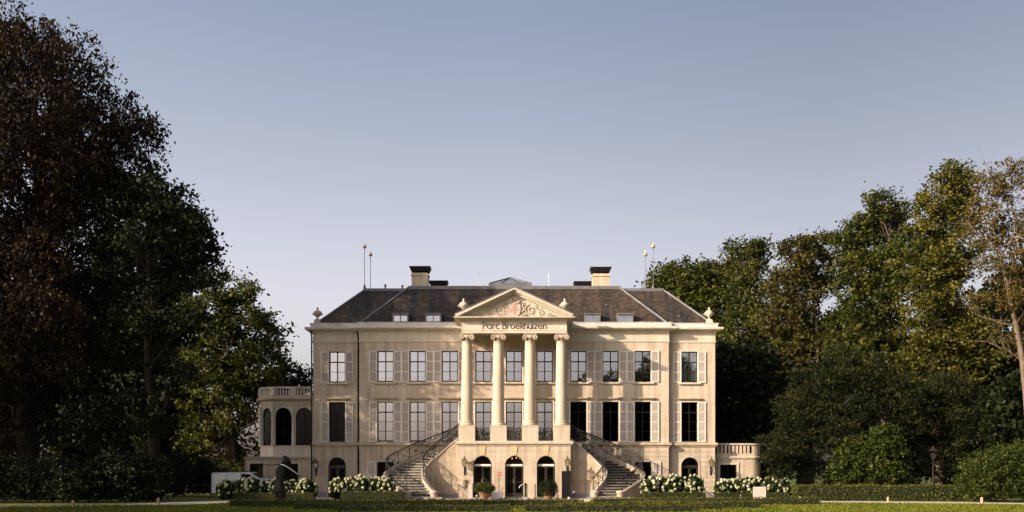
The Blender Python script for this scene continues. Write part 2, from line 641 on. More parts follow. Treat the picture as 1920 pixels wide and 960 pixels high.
def crown_mesh(name, lobes, rng, m, clump=0.8, per=38, dens=1.0, leaf=(0.30, 0.17), carve=-0.28, droop=0.0, up=0.5, shell=0.45,
               flat=0.65, cscale=0.55, tight=0.40):
    """lobes: (x,y,z,rx,ry,rz) relative to the tree's base"""
    cl = []
    for (x, y, z, rx, ry, rz) in lobes:
        area = (rx * ry + ry * rz + rx * rz) / 3
        k = max(14, int(area * 15 * dens / (clump * clump)))
        d = unit(rng.normal(size=(k, 3)))
        r = shell + (1.06 - shell) * rng.random((k, 1)) ** 0.6
        q = d * r * np.array([rx, ry, rz])
        q += rng.normal(size=(k, 3)) * 0.12 * min(rx, rz)
        q = q + np.array([x, y, z])
        thr = carve - 0.6 if max(rx, rz) < 2.0 else carve
        cl.append(q[(wave(q, cscale, 3.1) > thr) | (rng.random(k) < 0.06)])
    cl = np.concatenate(cl)
    cl = cl[cl[:, 2] > 0.2]
    k = len(cl)
    cs = clump * rng.uniform(0.55, 1.25, size=(k, 1, 1))
    off = rng.normal(size=(k, per, 3)) * tight * cs * np.array([1, 1, flat])
    if droop:
        rr = np.linalg.norm(off[:, :, :2], axis=2)
        off[:, :, 2] -= droop * rr * rng.uniform(0.4, 1.6, size=(k, 1))
    pts = (cl[:, None, :] + off).reshape(-1, 3)
    keep = pts[:, 2] > 0.03
    base = np.repeat(rng.random((k, 1)), per, axis=1).ravel()
    var = np.clip(0.55 * base + 0.45 * rng.random(k * per), 0, 1)
    pts, var = pts[keep], var[keep]
    return quads_mesh(name, leaf_quads(pts, leaf[0], leaf[1], rng, up, droop), var, m), cl


def branch_path(a, b, rng, wob=0.08, sag=0.0, n=6):
    a, b = np.array(a, float), np.array(b, float)
    L = np.linalg.norm(b - a)
    out = []
    w1, w2 = rng.normal(size=3) * wob * L, rng.normal(size=3) * wob * L * 0.5
    for i in range(n + 1):
        t = i / n
        p = a + (b - a) * t + w1 * sin(pi * t) + w2 * sin(2 * pi * t)
        p[2] += sag * L * sin(pi * t)
        out.append(Vector(p))
    return out


def trunk_mesh(lobes, clumps, rng, r0, height, bark, lean=(0, 0), twigs=120, fork=0.35):
    mb = MB()
    top = np.array([lean[0], lean[1], height])
    tp = branch_path((0, 0, -0.3), top, rng, 0.025, 0, 10)
    mb.tube(tp, [r0 * (1.35 if i == 0 else 1 - 0.085 * i) for i in range(11)], 10)
    for (x, y, z, rx, ry, rz) in lobes:
        t = min(0.95, max(fork * 0.6, (z - 0.25 * sqrt(x * x + y * y) - 0.5 * rz) / height))
        s = tp[int(t * 10)]
        if (Vector((x, y, z)) - s).length < 0.8:
            continue
        if len(clumps) and np.sum(np.linalg.norm((clumps - np.array([x, y, z])) / np.array([rx, ry, rz]), axis=1) < 1.1) < 14:
            continue
        r = max(0.05, r0 * 0.42 * (1 - 0.6 * t))
        bp = branch_path(s, (x, y, z), rng, 0.07, 0.06, 7)
        mb.tube(bp, [r * (1 - 0.11 * i) for i in range(8)], 6)
        c = np.array([x, y, z])
        if len(clumps):
            d = np.linalg.norm((clumps - c) / np.array([rx, ry, rz]), axis=1)
            idx = np.nonzero(d < 1.15)[0]
            rng.shuffle(idx)
            for i in idx[:max(4, int(twigs / max(1, len(lobes))))]:
                st = bp[rng.integers(3, 8)]
                mb.tube(branch_path(st, clumps[i], rng, 0.07, 0.03, 4), [r * 0.34, r * 0.27, r * 0.2, r * 0.14, 0.012], 4)
    return mb.mesh("trunk", bark)


def px_lobes(lobes, Y, base, depth=0.9, jitter=0.0, rng=None):
    """(px, py, rx_px, ry_px[, dY]) -> lobes in metres relative to base"""
    s = Y / FPX
    out = []
    for l in lobes:
        dy = l[4] if len(l) > 4 else 0.0
        p = P(l[0], l[1], Y) - Vector(base)
        rx, rz = l[2] * s, l[3] * s
        out.append((p.x, dy + (rng.normal() * jitter if rng is not None else 0), p.z, rx, (rx + rz) * 0.5 * depth, rz))
    return out


def tree(name, label, cat, trunk_px, Y, lobes, leafm, seed, r0=0.45, height=None, bark="bark", lean=(0, 0), group=None, depth=0.9,
         twigs=120, jitter=0.8, foliage="crown", **kw):
    rng = np.random.default_rng(seed)
    base = (P(trunk_px, 0, Y).x, Y, 0.0)
    L = px_lobes(lobes, Y, base, depth, jitter, rng)
    zt = max(l[2] + 0.3 * l[5] for l in L)
    t = thing(name, label, cat, base, 0, group)
    me, cl = crown_mesh(foliage, L, rng, leafm, **kw)
    link(foliage, me, t)
    link("trunk", trunk_mesh(L, cl, rng, r0, height or zt * 0.8, bark, lean, twigs), t)
    return t


# ------------------------------------------------------------------ ground
g = MB()
g.add([(-900, -500, 0), (900, -500, 0), (900, 1500, 0), (-900, 1500, 0)], [(0, 1, 2, 3)])
struct(g.build("lawn", "lawn"))


def strip(name, m, pts, z):
    mb = MB()
    n = len(pts)
    mb.add([(a[0], a[1], z) for a, b in pts] + [(b[0], b[1], z) for a, b in pts], [(i, i + 1, n + i + 1, n + i) for i in range(n - 1)])
    return struct(mb.build(name, m))


strip("gravel_forecourt", "gravel", [((-14.5, 58.2), (-14.5, 68)), ((-9, 58.0), (-9, 66)), ((-6, 58.1), (-6, 66)), ((8, 58.4), (8, 66)), ((13, 58.8), (13, 66))], 0.004)
strip("garden_path", "path_sand", [((15.6, 52.9), (15.6, 55.9)), ((20, 51.8), (20, 55.5)), ((24, 50.2), (24, 53.8)), ((28, 47.6), (28, 51.2)), ((40, 38), (40, 41.5))], 0.008)
strip("side_path", "path_sand", [((-13.0, 50.5), (-13.0, 57.5)), ((-16.0, 49.5), (-16.0, 58.5)), ((-19, 48.4), (-19.5, 49.8)), ((-23, 46.2), (-23.5, 47.4)), ((-30, 42), (-30.5, 43.2))], 0.008)

# grass blades on the strip of lawn that shows
rng = np.random.default_rng(5)
n = 62000
c = np.stack([rng.uniform(-24, 29, n), rng.uniform(38.5, 57.5, n), np.full(n, 0.0)], axis=1)
keep = np.ones(n, bool)
pathy = np.interp(c[:, 0], [-30, -23, -19, -16, -13, 16, 20, 24, 28], [42.5, 46.8, 49, 49, 60, 53.5, 52.5, 50.9, 48.3])
keep &= c[:, 1] < pathy - 0.75
c = c[keep]
n = len(c)
ang = rng.uniform(0, 2 * pi, n)
d = np.stack([np.cos(ang), np.sin(ang), np.zeros(n)], axis=1)
h = rng.uniform(0.03, 0.075, (n, 1))
lean_ = np.stack([rng.normal(0, .02, n), rng.normal(0, .02, n), np.zeros(n)], axis=1)
w = rng.uniform(0.02, 0.05, (n, 1))
up3 = np.array([0, 0, 1.0])
co = np.stack([c - d * w, c + d * w, c + d * w * 0.25 + lean_ + up3 * h, c - d * w * 0.25 + lean_ + up3 * h], axis=1)
stuff(link("grass", quads_mesh("grass", co, np.clip(0.55 * rng.random(n) + 0.22 + 0.3 * wave(c * np.array([1, 2.2, 1]), 0.9, 2.0), 0, 1), "grass_blade")))

# ------------------------------------------------------------------ the mansion
X0, YW = 0.14, 65.0
house = thing("mansion", "cream neoclassical country house with columned portico, curved stairs and slate roof", "mansion", (X0, YW, 0))

MAINX, ENDX, EY = 10.1, 13.2, 0.4
WIN_MAIN = [-8.4, -6.3, -4.2, -2.0, 0.0, 2.0, 4.2, 6.3, 8.4]
WIN_END = [-11.62, 11.52]
Z_STR0, Z_STR1 = 3.27, 3.56
ZF0, ZF1 = 3.62, 6.22        # main floor openings
ZU0, ZU1 = 7.52, 9.54        # upper floor openings
WW = 1.04


def holed_wall(x0, x1, z0, z1, holes, y, th=0.4):
    xs = sorted({x0, x1} | {h[0] for h in holes} | {h[1] for h in holes})
    zs = sorted({z0, z1} | {h[2] for h in holes} | {h[3] for h in holes})
    mb = MB()
    for i in range(len(xs) - 1):
        for k in range(len(zs) - 1):
            cx, cz = (xs[i] + xs[i + 1]) / 2, (zs[k] + zs[k + 1]) / 2
            if any(h[0] < cx < h[1] and h[2] < cz < h[3] for h in holes):
                continue
            mb.add([(xs[i], y, zs[k]), (xs[i + 1], y, zs[k]), (xs[i + 1], y, zs[k + 1]), (xs[i], y, zs[k + 1])], [(0, 1, 2, 3)])
    for a, b, c_, d_ in holes:
        for q in ([(a, c_), (b, c_)], [(b, c_), (b, d_)], [(b, d_), (a, d_)], [(a, d_), (a, c_)]):
            (xa, za), (xb, zb) = q
            mb.add([(xa, y, za), (xa, y + th, za), (xb, y + th, zb), (xb, y, zb)], [(0, 1, 2, 3)])
    return mb


hw = WW / 2
ho = [(x - hw, x + hw, ZF0, ZF1) for x in WIN_MAIN] + [(x - hw, x + hw, ZU0, ZU1) for x in WIN_MAIN]
mb = holed_wall(-MAINX, MAINX, Z_STR1, 10.9, ho, 0.0)
mb.add([(-MAINX, 0, Z_STR1), (-MAINX, 0, 10.9), (-MAINX, EY, 10.9), (-MAINX, EY, Z_STR1)], [(0, 1, 2, 3)])
mb.add([(MAINX, 0, Z_STR1), (MAINX, EY, Z_STR1), (MAINX, EY, 10.9), (MAINX, 0, 10.9)], [(0, 1, 2, 3)])
mb.build("front_wall", "stucco", house)
for sx, wx in ((-1, WIN_END[0]), (1, WIN_END[1])):
    ho = [(wx - hw, wx + hw, ZF0, ZF1), (wx - hw, wx + hw, ZU0, ZU1)]
    mb = holed_wall(min(sx * MAINX, sx * ENDX), max(sx * MAINX, sx * ENDX), Z_STR1, 10.9, ho, EY)
    X = sx * ENDX
    q = [(X, EY, 0), (X, 14.6, 0), (X, 14.6, 10.9), (X, EY, 10.9)]
    mb.add(q, [(0, 1, 2, 3)])
    mb.build("wing_wall", "stucco", house)
mb = MB()
mb.box(-ENDX, ENDX, 14.6, 14.9, 0, 10.9)
mb.build("rear_wall", "stucco", house)
mb = MB()
mb.box(-13.0, 13.0, 2.6, 2.7, 0, 10.8)
mb.box(-13.0, 13.0, 0.45, 2.6, 3.3, 3.4)
mb.box(-13.0, 13.0, 0.45, 2.6, 6.6, 6.8)
for x in [-10.1, -7.35, -5.25, -3.1, -1, 1, 3.1, 5.25, 7.35, 10.1]:
    mb.box(x - 0.06, x + 0.06, 0.45, 2.6, 0, 10.8)
mb.build("inner_wall", "dark_room", house)

# backing of the ground floor (its face is built of stone blocks)
GW = [(-8.4, -0.55, 0.55)]
ARCH_END = [-11.62, 11.55]
AR = 0.58
mb = holed_wall(-MAINX, MAINX, 0, Z_STR0, [(-8.95, -7.85, 0.6, 2.31), (7.85, 8.95, 0.6, 2.31)], 0.06)
mb.build("ground_floor_wall", "stucco", house)
gwalls = house.children[-1]
for sx, wx in ((-1, ARCH_END[0]), (1, ARCH_END[1])):
    mb = holed_wall(min(sx * 10.16, sx * 13.14), max(sx * 10.16, sx * 13.14), 0, Z_STR0, [(wx - AR - .01, wx + AR + .01, 0, 2.62)], EY + 0.06, 0.35)
    mb.build("ground_floor_wall", "stucco", house)

BLK = {}
NBLK = [0]


def blocks(parent, x0, x1, y, depth, z0, ch, n, length, rects=(), arches=(), m="block_stone", jx=0.018):
    """coursed ashlar: every stone is an object; stones are cut round arches and left out of rectangular openings"""
    for k in range(n):
        za, zb = z0 + k * ch + jx, z0 + (k + 1) * ch
        nb = max(1, round((x1 - x0) / length))
        st = (x1 - x0) / nb
        edges = [x0 + st * i for i in range(nb + 1)] if k % 2 == 0 else [x0] + [x0 + st * (i + 0.5) for i in range(nb)] + [x1]
        for i in range(len(edges) - 1):
            a, b = edges[i] + jx / 2, edges[i + 1] - jx / 2
            segs = [(a, b)]
            for (ra, rb, rz0, rz1) in rects:
                if zb > rz0 + 0.02 and za < rz1 - 0.02:
                    ns = []
                    for (s0, s1) in segs:
                        if s1 <= ra or s0 >= rb:
                            ns.append((s0, s1))
                        else:
                            if s0 < ra:
                                ns.append((s0, ra))
                            if s1 > rb:
                                ns.append((rb, s1))
                    segs = ns
            for (s0, s1) in segs:
                xs = {s0, s1}
                for (cx, r, sp) in arches:
                    for q in (cx - r, cx + r):
                        if s0 < q < s1:
                            xs.update((q - 1e-5, q + 1e-5))
                    for q in range(1, 28):
                        xx = cx - r * cos(pi * q / 28)
                        if s0 < xx < s1:
                            xs.add(xx)
                xs = sorted(xs)

                def low(x):
                    for (cx, r, sp) in arches:
                        if abs(x - cx) < r:
                            return max(za, sp + sqrt(max(0, r * r - (x - cx) ** 2)))
                    return za
                run = []
                runs = []
                for x in xs:
                    if low(x) < zb - 0.004:
                        run.append(x)
                    else:
                        if len(run) > 1:
                            runs.append(run)
                        run = []
                if len(run) > 1:
                    runs.append(run)
                for run in runs:
                    if run[-1] - run[0] < 0.03:
                        continue
                    pr = random.choice((0.0, 0.0, 0.004, 0.007))
                    if len(run) == 2:
                        w_ = round(run[1] - run[0], 3)
                        key = (w_, round(zb - za, 3), depth, m)
                        if key not in BLK:
                            q = MB()
                            q.box(0, w_, 0, depth, 0, zb - za)
                            BLK[key] = q.mesh("stone_block", m)
                        link("stone_block", BLK[key], parent, (run[0], y - pr, za))
                    else:
                        poly = [(x, low(x)) for x in run] + [(run[-1], zb), (run[0], zb)]
                        q = MB()
                        q.prism_xz(poly, y - pr, y + depth)
                        q.build("stone_block", m, parent)
                    NBLK[0] += 1


CH = 0.33
blocks(gwalls, -MAINX, -3.5, 0.0, 0.058, 0.30, CH, 9, 1.3, rects=[(-8.95, -7.85, 0.6, 2.28)])
blocks(gwalls, 3.5, MAINX, 0.0, 0.058, 0.30, CH, 9, 1.3, rects=[(7.85, 8.95, 0.6, 2.28)])
for sx, wx in ((-1, ARCH_END[0]), (1, ARCH_END[1])):
    blocks(gwalls, min(sx * MAINX, sx * ENDX), max(sx * MAINX, sx * ENDX), EY, 0.058, 0.30, CH, 9, 1.05,
           rects=[(wx - AR, wx + AR, 0, 0.3)], arches=[(wx, AR, 2.02)])

# plinth, string course, frieze band, cornice
def front_path(off=0.0, back=10.0):
    return [(-ENDX - off, back), (-ENDX - off, EY - off), (-MAINX - off, EY - off), (-MAINX - off, -off), (MAINX + off, -off),
            (MAINX + off, EY - off), (ENDX + off, EY - off), (ENDX + off, back)]


def rev(p):
    return p


mb = MB()
for xa, xb, y in ((-ENDX, ARCH_END[0] - AR, EY), (ARCH_END[0] + AR, -MAINX, EY), (-MAINX, -3.5, 0), (3.5, MAINX, 0), (MAINX, ARCH_END[1] - AR, EY), (ARCH_END[1] + AR, ENDX, EY)):
    mb = MB()
    mb.box(xa - 0.0, xb + 0.0, y - 0.03, y + 0.2, 0, 0.30)
    mb.build("plinth", "grey_stone", house)

prof_string = [(-0.1, Z_STR0), (0.05, Z_STR0), (0.06, Z_STR0 + 0.06), (0.15, Z_STR0 + 0.12), (0.15, Z_STR1 - 0.04), (0.13, Z_STR1), (-0.1, Z_STR1)]
mb = MB()
mb.sweep(front_path(), prof_string)
mb.build("string_course", "ledge_stone", house)
mb = MB()
mb.sweep(front_path(), [(-0.05, 10.12), (0.035, 10.12), (0.05, 10.2), (0.02, 10.22), (0.02, 10.72), (-0.05, 10.72)])
mb.build("frieze", "trim_paint", house)
mb = MB()
mb.sweep(front_path(), [(-0.05, 10.72), (0.06, 10.72), (0.08, 10.82), (0.26, 10.86), (0.28, 10.92), (0.46, 10.95), (0.48, 11.06), (0.44, 11.1), (-0.05, 11.1)])
mb.build("cornice", "trim_paint", house)
mb = MB()
mb.sweep(front_path(), [(-0.3, 11.1), (0.16, 11.1), (0.16, 11.34), (0.19, 11.36), (0.19, 11.40), (-0.3, 11.40)])
mb.build("parapet", "gutter_paint", house)

# downpipes
for x, y in ((-10.22, 0.28), (-13.28, 0.32)):
    mb = MB()
    mb.tube([(x, y - .3, 10.85), (x, y, 10.45), (x, y, 3.7), (x, y - 0.14, 3.55), (x, y - 0.14, 3.2), (x, y, 3.0), (x, y, 0.1)], 0.05, 8)
    for z in (9.5, 7.2, 5.0, 2.2):
        mb.tube([(x, y, z), (x, y, z + 0.08)], 0.068, 8)
    mb.build("downpipe", "black_paint", house)

# ---- windows: prototypes, then copies
def window_meshes(w, h, rows, thick_row):
    fr = MB()
    t = 0.05
    y0, y1 = 0.14, 0.20
    a = w / 2
    fr.box(-a, -a + t, y0, y1, 0, h)
    fr.box(a - t, a, y0, y1, 0, h)
    fr.box(-a + t, a - t, y0, y1, 0, t + 0.03)
    fr.box(-a + t, a - t, y0, y1, h - t, h)
    fr.box(-0.032, 0.032, y0 - 0.012, y1, t + 0.03, h - t)
    rh = (h - 2 * t) / rows
    for k in range(1, rows):
        z = t + rh * k
        b = 0.035 if (rows - k) == thick_row else 0.014
        yy = y0 - 0.006 if b > 0.02 else y0 + 0.01
        fr.box(-a + t, -0.032, yy, y1 - 0.01, z - b, z + b)
        fr.box(0.032, a - t, yy, y1 - 0.01, z - b, z + b)
    cs = MB()
    c = 0.085
    cs.box(-a - c, -a, -0.035, 0.10, -0.0, h + c)
    cs.box(a, a + c, -0.035, 0.10, -0.0, h + c)
    cs.box(-a, a, -0.035, 0.10, h, h + c)
    pn = MB()
    pn.box(-a + t, -0.03, 0.165, 0.173, t, h - t)
    pn2 = MB()
    pn2.box(0.03, a - t, 0.165, 0.173, t, h - t)
    return fr.mesh("window", "black_paint"), cs.mesh("casing", "trim_paint"), [pn.mesh("pane", "window_glass"), pn2.mesh("pane", "window_glass")]


def shutter_meshes(w, h, rows):
    fr = MB()
    t = 0.055
    y0, y1 = -0.075, -0.03
    fr.box(0, t, y0, y1, 0, h)
    fr.box(w - t, w, y0, y1, 0, h)
    rh = h / rows
    for k in range(rows + 1):
        z = min(max(rh * k, t / 2), h - t / 2)
        fr.box(t, w - t, y0 + 0.002, y1, z - t / 2, z + t / 2)
    sl = MB()
    n = int(h / 0.062)
    for i in range(n):
        z = 0.06 + (h - 0.12) * i / n
        sl.add([(t, y0 + 0.006, z), (w - t, y0 + 0.006, z), (w - t, y1 - 0.006, z + 0.05), (t, y1 - 0.006, z + 0.05),
                (t, y0 + 0.012, z - 0.006), (w - t, y0 + 0.012, z - 0.006), (w - t, y1, z + 0.044), (t, y1, z + 0.044)],
               [(0, 1, 2, 3), (4, 7, 6, 5), (0, 4, 5, 1), (2, 6, 7, 3)])
    sl.box(t, w - t, y1 - 0.004, y1 + 0.006, t, h - t)
    return fr.mesh("shutter", "shutter_white"), sl.mesh("louvre", "shutter_paint")


WM = {"F": (window_meshes(WW, ZF1 - ZF0, 4, 1), ZF0, ZF1), "U": (window_meshes(WW, ZU1 - ZU0, 3, 1), ZU0, ZU1)}
SM = {"F": shutter_meshes(0.50, ZF1 - ZF0 + 0.02, 4), "U": shutter_meshes(0.50, ZU1 - ZU0 + 0.02, 3)}
sillm = MB()
sillm.box(-0.72, 0.72, -0.14, 0.02, -0.13, -0.012)
sillm = sillm.mesh("sill", "trim_paint")
sillf = MB()
sillf.box(-0.60, 0.60, -0.10, 0.02, -0.055, -0.008)
sillf = sillf.mesh("sill", "grey_stone")
hood = MB()
hood.box(-0.72, 0.72, -0.10, 0.01, 0.19, 0.26)
hood.box(-0.77, 0.77, -0.18, 0.01, 0.26, 0.34)
hood = hood.mesh("hood", "ledge_stone")


def blind_mesh(w, h, drop, split=False, m="blind"):
    b = MB()
    if not split:
        b.box(-w / 2, w / 2, 0.34, 0.35, h - drop, h)
    else:
        n = 9
        for s in (-1, 1):
            for k in range(n):
                xa = s * (w / 2 - (w * 0.36) * k / n)
                xb = s * (w / 2 - (w * 0.36) * (k + 1) / n)
                ya, yb = (0.34, 0.39) if k % 2 else (0.39, 0.34)
                b.add([(xa, ya, 0), (xb, yb, 0), (xb, yb, h), (xa, ya, h)], [(0, 1, 2, 3)])
    return b.mesh("curtain" if split else "blind", m)


BL = {}
DP = {}


def dark_pane(me):
    if me.name not in DP:
        c = me.copy()
        c.materials[0] = MATS["dark_glass"]
        DP[me.name] = c
    return DP[me.name]



def window(kind, x, y, cover=None, shut=(1, 1), dark=False):
    (fm, cm, pm), z0, z1 = WM[kind]
    wo_ = link("window", fm, house, (x, y, z0))
    link("casing", cm, wo_)
    for p_ in pm:
        po = link("pane", dark_pane(p_) if dark else p_, wo_)
        po.rotation_euler = (random.gauss(0, 0.003), 0, random.gauss(0, 0.004))
    link("sill", sillm if kind == "U" else sillf, wo_)
    if kind == "F":
        link("hood", hood, wo_, (0, 0, ZF1 - ZF0 - 0.06))
    if cover:
        key = (kind, cover)
        if key not in BL:
            if cover == "c":
                BL[key] = blind_mesh(WW, z1 - z0, 0, True, "curtain")
            else:
                BL[key] = blind_mesh(WW - 0.02, z1 - z0, cover * (z1 - z0))
        link("curtain" if cover == "c" else "blind", BL[key], wo_)
    fs, ls = SM[kind]
    for s, on in zip((-1, 1), shut):
        if on:
            so = link("shutter", fs, house, (x + (hw + 0.035 if s > 0 else -hw - 0.035 - 0.50), y, z0 - 0.02))
            link("louvre", ls, so)


UC = {-8.4: 0.82, -6.3: 0.8, -4.2: 0.9, -2.0: None, 0.0: None, 2.0: None, 4.2: None, 6.3: None, 8.4: None}
FC = {-6.3: 'c', -4.2: 'c', 2.0: 'c'}
for x in WIN_MAIN:
    window("U", x, 0.0, UC.get(x))
    window("F", x, 0.0, FC.get(x), dark=x > 4)
window("U", WIN_END[0], EY, "c")
window("F", WIN_END[0], EY, dark=True)
window("U", WIN_END[1], EY, "c")
window("F", WIN_END[1], EY, dark=True)

# ground floor windows beside the stairs
for s in (-1, 1):
    x = s * 8.4
    f = MB()
    f.box(-0.55, -0.49, 0.14, 0.2, 0, 1.7)
    f.box(0.49, 0.55, 0.14, 0.2, 0, 1.7)
    f.box(-0.49, 0.49, 0.14, 0.2, 0, 0.06)
    f.box(-0.49, 0.49, 0.14, 0.2, 1.64, 1.7)
    f.box(-0.03, 0.03, 0.13, 0.2, 0.06, 1.64)
    f.box(-0.49, 0.49, 0.14, 0.19, 0.86, 0.9)
    wo_ = f.build("window", "black_paint", house, (x, 0, 0.6))
    p_ = MB()
    p_.box(-0.49, 0.49, 0.17, 0.178, 0.05, 1.65)
    p_.build("pane", "dark_glass", wo_)
    c_ = MB()
    c_.box(-0.63, -0.55, -0.03, 0.05, 0, 1.78)
    c_.box(0.55, 0.63, -0.03, 0.05, 0, 1.78)
    c_.box(-0.55, 0.55, -0.03, 0.05, 1.7, 1.78)
    c_.build("casing", "trim_paint", wo_)
    fs, ls = shutter_meshes(0.52, 1.72, 2)
    so = link("shutter", fs, house, (x + (0.64 if s > 0 else -0.64 - 0.52), 0, 0.59))
    link("louvre", ls, so)


def arched_door(name, x, y, r, spring, parent=None, transom=True, label=None):
    """double glazed door under a half-round fanlight, seated in an arch"""
    h = spring
    fr = MB()
    t = 0.055
    pts = [(-r, 0.0)] + [(-r * cos(pi * k / 20), h + r * sin(pi * k / 20)) for k in range(21)] + [(r, 0.0)]
    inn = [(-(r - t), 0.0)] + [(-(r - t) * cos(pi * k / 20), h + (r - t) * sin(pi * k / 20)) for k in range(21)] + [(r - t, 0.0)]
    for i in range(len(pts) - 1):
        a, b, c_, d_ = pts[i], pts[i + 1], inn[i + 1], inn[i]
        fr.add([(a[0], 0, a[1]), (b[0], 0, b[1]), (c_[0], 0, c_[1]), (d_[0], 0, d_[1]), (a[0], .08, a[1]), (b[0], .08, b[1]), (c_[0], .08, c_[1]), (d_[0], .08, d_[1])],
               [(0, 1, 2, 3), (0, 4, 5, 1), (2, 6, 7, 3), (7, 6, 5, 4)])
    o = fr.build(name, "door_wood", house, (x, y, 0))
    tr = MB()
    tr.box(-r + t, r - t, -0.03, 0.09, h - 0.06, h + 0.06)
    tr.build("transom", "shutter_white" if transom else "door_wood", o)
    for s in (-1, 1):
        lf = MB()
        xa, xb = (-r + t, -0.008) if s < 0 else (0.008, r - t)
        lf.box(xa, xa + 0.07, 0.02, 0.07, 0.02, h - 0.06)
        lf.box(xb - 0.07, xb, 0.02, 0.07, 0.02, h - 0.06)
        lf.box(xa + 0.07, xb - 0.07, 0.02, 0.07, 0.02, 0.32)
        lf.box(xa + 0.07, xb - 0.07, 0.02, 0.07, h - 0.15, h - 0.06)
        lf.box(xa + 0.07, xb - 0.07, 0.03, 0.06, 0.98, 1.03)
        lf.build("door_leaf", "door_wood", o)
        gp = MB()
        gp.box(xa + 0.06, xb - 0.06, 0.042, 0.05, 0.3, h - 0.14)
        gp.build("pane", "dark_glass", o)
    fg = MB()
    poly = [(-(r - t), h + 0.06)] + [((r - t) * cos(a), h + (r - t) * sin(a)) for a in [pi - pi * k / 20 for k in range(1, 20)]] + [(r - t, h + 0.06)]
    fg.prism_xz(poly[::-1], 0.042, 0.05)
    fg.build("fanlight_pane", "dark_glass", o)
    hd = MB()
    hd.box(-0.05, -0.03, -0.03, 0.02, 0.98, 1.18)
    hd.build("handle", "pale_metal", o)
    return o


for wx in ARCH_END:
    arched_door("arched_door", wx, EY + 0.2, AR, 2.02, transom=False)
    mb = MB()
    # moulded arch rim, a little proud of the stones
    pr_ = [(-AR, 0.0)] + [(-AR * cos(pi * k / 20), 2.02 + AR * sin(pi * k / 20)) for k in range(21)] + [(AR, 0.0)]
    R2 = AR + 0.09
    ou = [(-R2, 0.0)] + [(-R2 * cos(pi * k / 20), 2.02 + R2 * sin(pi * k / 20)) for k in range(21)] + [(R2, 0.0)]
    for i in range(len(pr_) - 1):
        a, b, c_, d_ = ou[i], ou[i + 1], pr_[i + 1], pr_[i]
        y = EY - 0.035
        mb.add([(wx + a[0], y, a[1]), (wx + b[0], y, b[1]), (wx + c_[0], y, c_[1]), (wx + d_[0], y, d_[1]),
                (wx + a[0], y + .1, a[1]), (wx + b[0], y + .1, b[1]), (wx + c_[0], y + .1, c_[1]), (wx + d_[0], y + .1, d_[1])],
               [(0, 1, 2, 3), (0, 4, 5, 1), (2, 6, 7, 3)])
    mb.build("arch_surround", "block_stone", house)

# ---- podium of the portico
PF = -3.2
PDX = 3.5
DOORX = [-1.97, 0.0, 1.97]
DR, DSP = 0.575, 2.06
pod = holed_wall(-PDX + .02, PDX - .02, 0, 3.25, [(x - DR - .01, x + DR + .01, 0, 2.64) for x in DOORX], PF + 0.2, 0.1)
pod.box(-PDX + 0.02, -PDX + 0.2, PF + 0.21, 0.02, 0, 3.25)
pod.box(PDX - 0.2, PDX - 0.02, PF + 0.21, 0.02, 0, 3.25)
pod.box(-PDX + .2, PDX - .2, PF + 2.2, PF + 2.3, 0, 3.25)
pod = pod.build("podium", "block_stone", house)
blocks(pod, -PDX, PDX, PF, 0.195, 0.0, 0.363, 9, 1.35, jx=0.008, arches=[(x, DR, DSP) for x in DOORX])
for x in DOORX:
    mb = MB()
    mb.prism_xz([(x - 0.13, 2.66), (x + 0.13, 2.66), (x + 0.21, 3.24), (x - 0.21, 3.24)], PF - 0.035, PF + 0.1)
    mb.build("keystone", "keystone_stone", pod)
    arched_door("entrance_door", x, PF + 0.22, DR, DSP)
    mb = MB()
    mb.box(x - 0.62, x + 0.62, PF - 0.3, PF + 0.2, 0.005, 0.08)
    mb.build("doorstep", "step_stone", house)
mb = MB()
mb.sweep([(-PDX, 0), (-PDX, PF), (PDX, PF), (PDX, 0)], [(-0.3, 3.26), (0.05, 3.26), (0.07, 3.33), (0.15, 3.38), (0.15, 3.52), (0.12, 3.56), (-0.3, 3.56)])
mb.build("balcony_edge", "column_stone", house)
mb = MB()
mb.box(-PDX + 0.29, PDX - 0.29, PF + 0.29, -0.02, 3.30, 3.55)
mb.build("balcony_floor", "step_stone", house)

# ---- columns
CX = [-2.95, -0.985, 0.985, 2.95]
CY = -2.72
colm = {}
q = MB()
q.box(-0.51, 0.51, -0.46, 0.50, 0, 0.92)
q.box(-0.535, 0.535, -0.485, 0.525, 0.92, 0.98)
colm["pedestal"] = q.mesh("pedestal", "column_stone")
q = MB()
q.lathe([(0.44, 0.0), (0.46, 0.05), (0.44, 0.12), (0.40, 0.14), (0.39, 0.18), (0.42, 0.21), (0.41, 0.26), (0.37, 0.28)], n=28)
colm["base"] = q.mesh("base", "column_stone")
q = MB()
H = 9.95 - 4.82
q.lathe([(0.365 - 0.060 * (k / 12) ** 1.7, H * k / 12) for k in range(13)] + [(0.325, H), (0.325, H + 0.05)], n=32)
colm["column"] = q.mesh("column", "column_stone")
q = MB()
q.lathe([(0.31, -0.02), (0.36, 0.04), (0.38, 0.1), (0.34, 0.14)], n=24)
q.box(-0.31, 0.31, -0.30, 0.30, 0.10, 0.20)
q.box(-0.40, 0.40, -0.36, 0.36, 0.205, 0.27)
for s in (-1, 1):
    for yy in (-0.35, 0.35):
        sp = []
        for k in range(30):
            a = k / 29 * 2.1 * 2 * pi
            r = 0.155 * (1 - 0.8 * k / 29)
            sp.append((s * (0.315) + s * r * sin(a) * 1.0, yy + (-0.02 if yy < 0 else 0.02), 0.02 + r * cos(a)))
        q.tube(sp, 0.02, 5)
    cyl = []
    for yy in (-0.35, -0.18, 0, 0.18, 0.35):
        cyl.append((s * 0.315, yy, 0.02))
    q.tube(cyl, [0.15, 0.135, 0.12, 0.135, 0.15], 18)
colm["capital"] = q.mesh("capital", "column_stone")
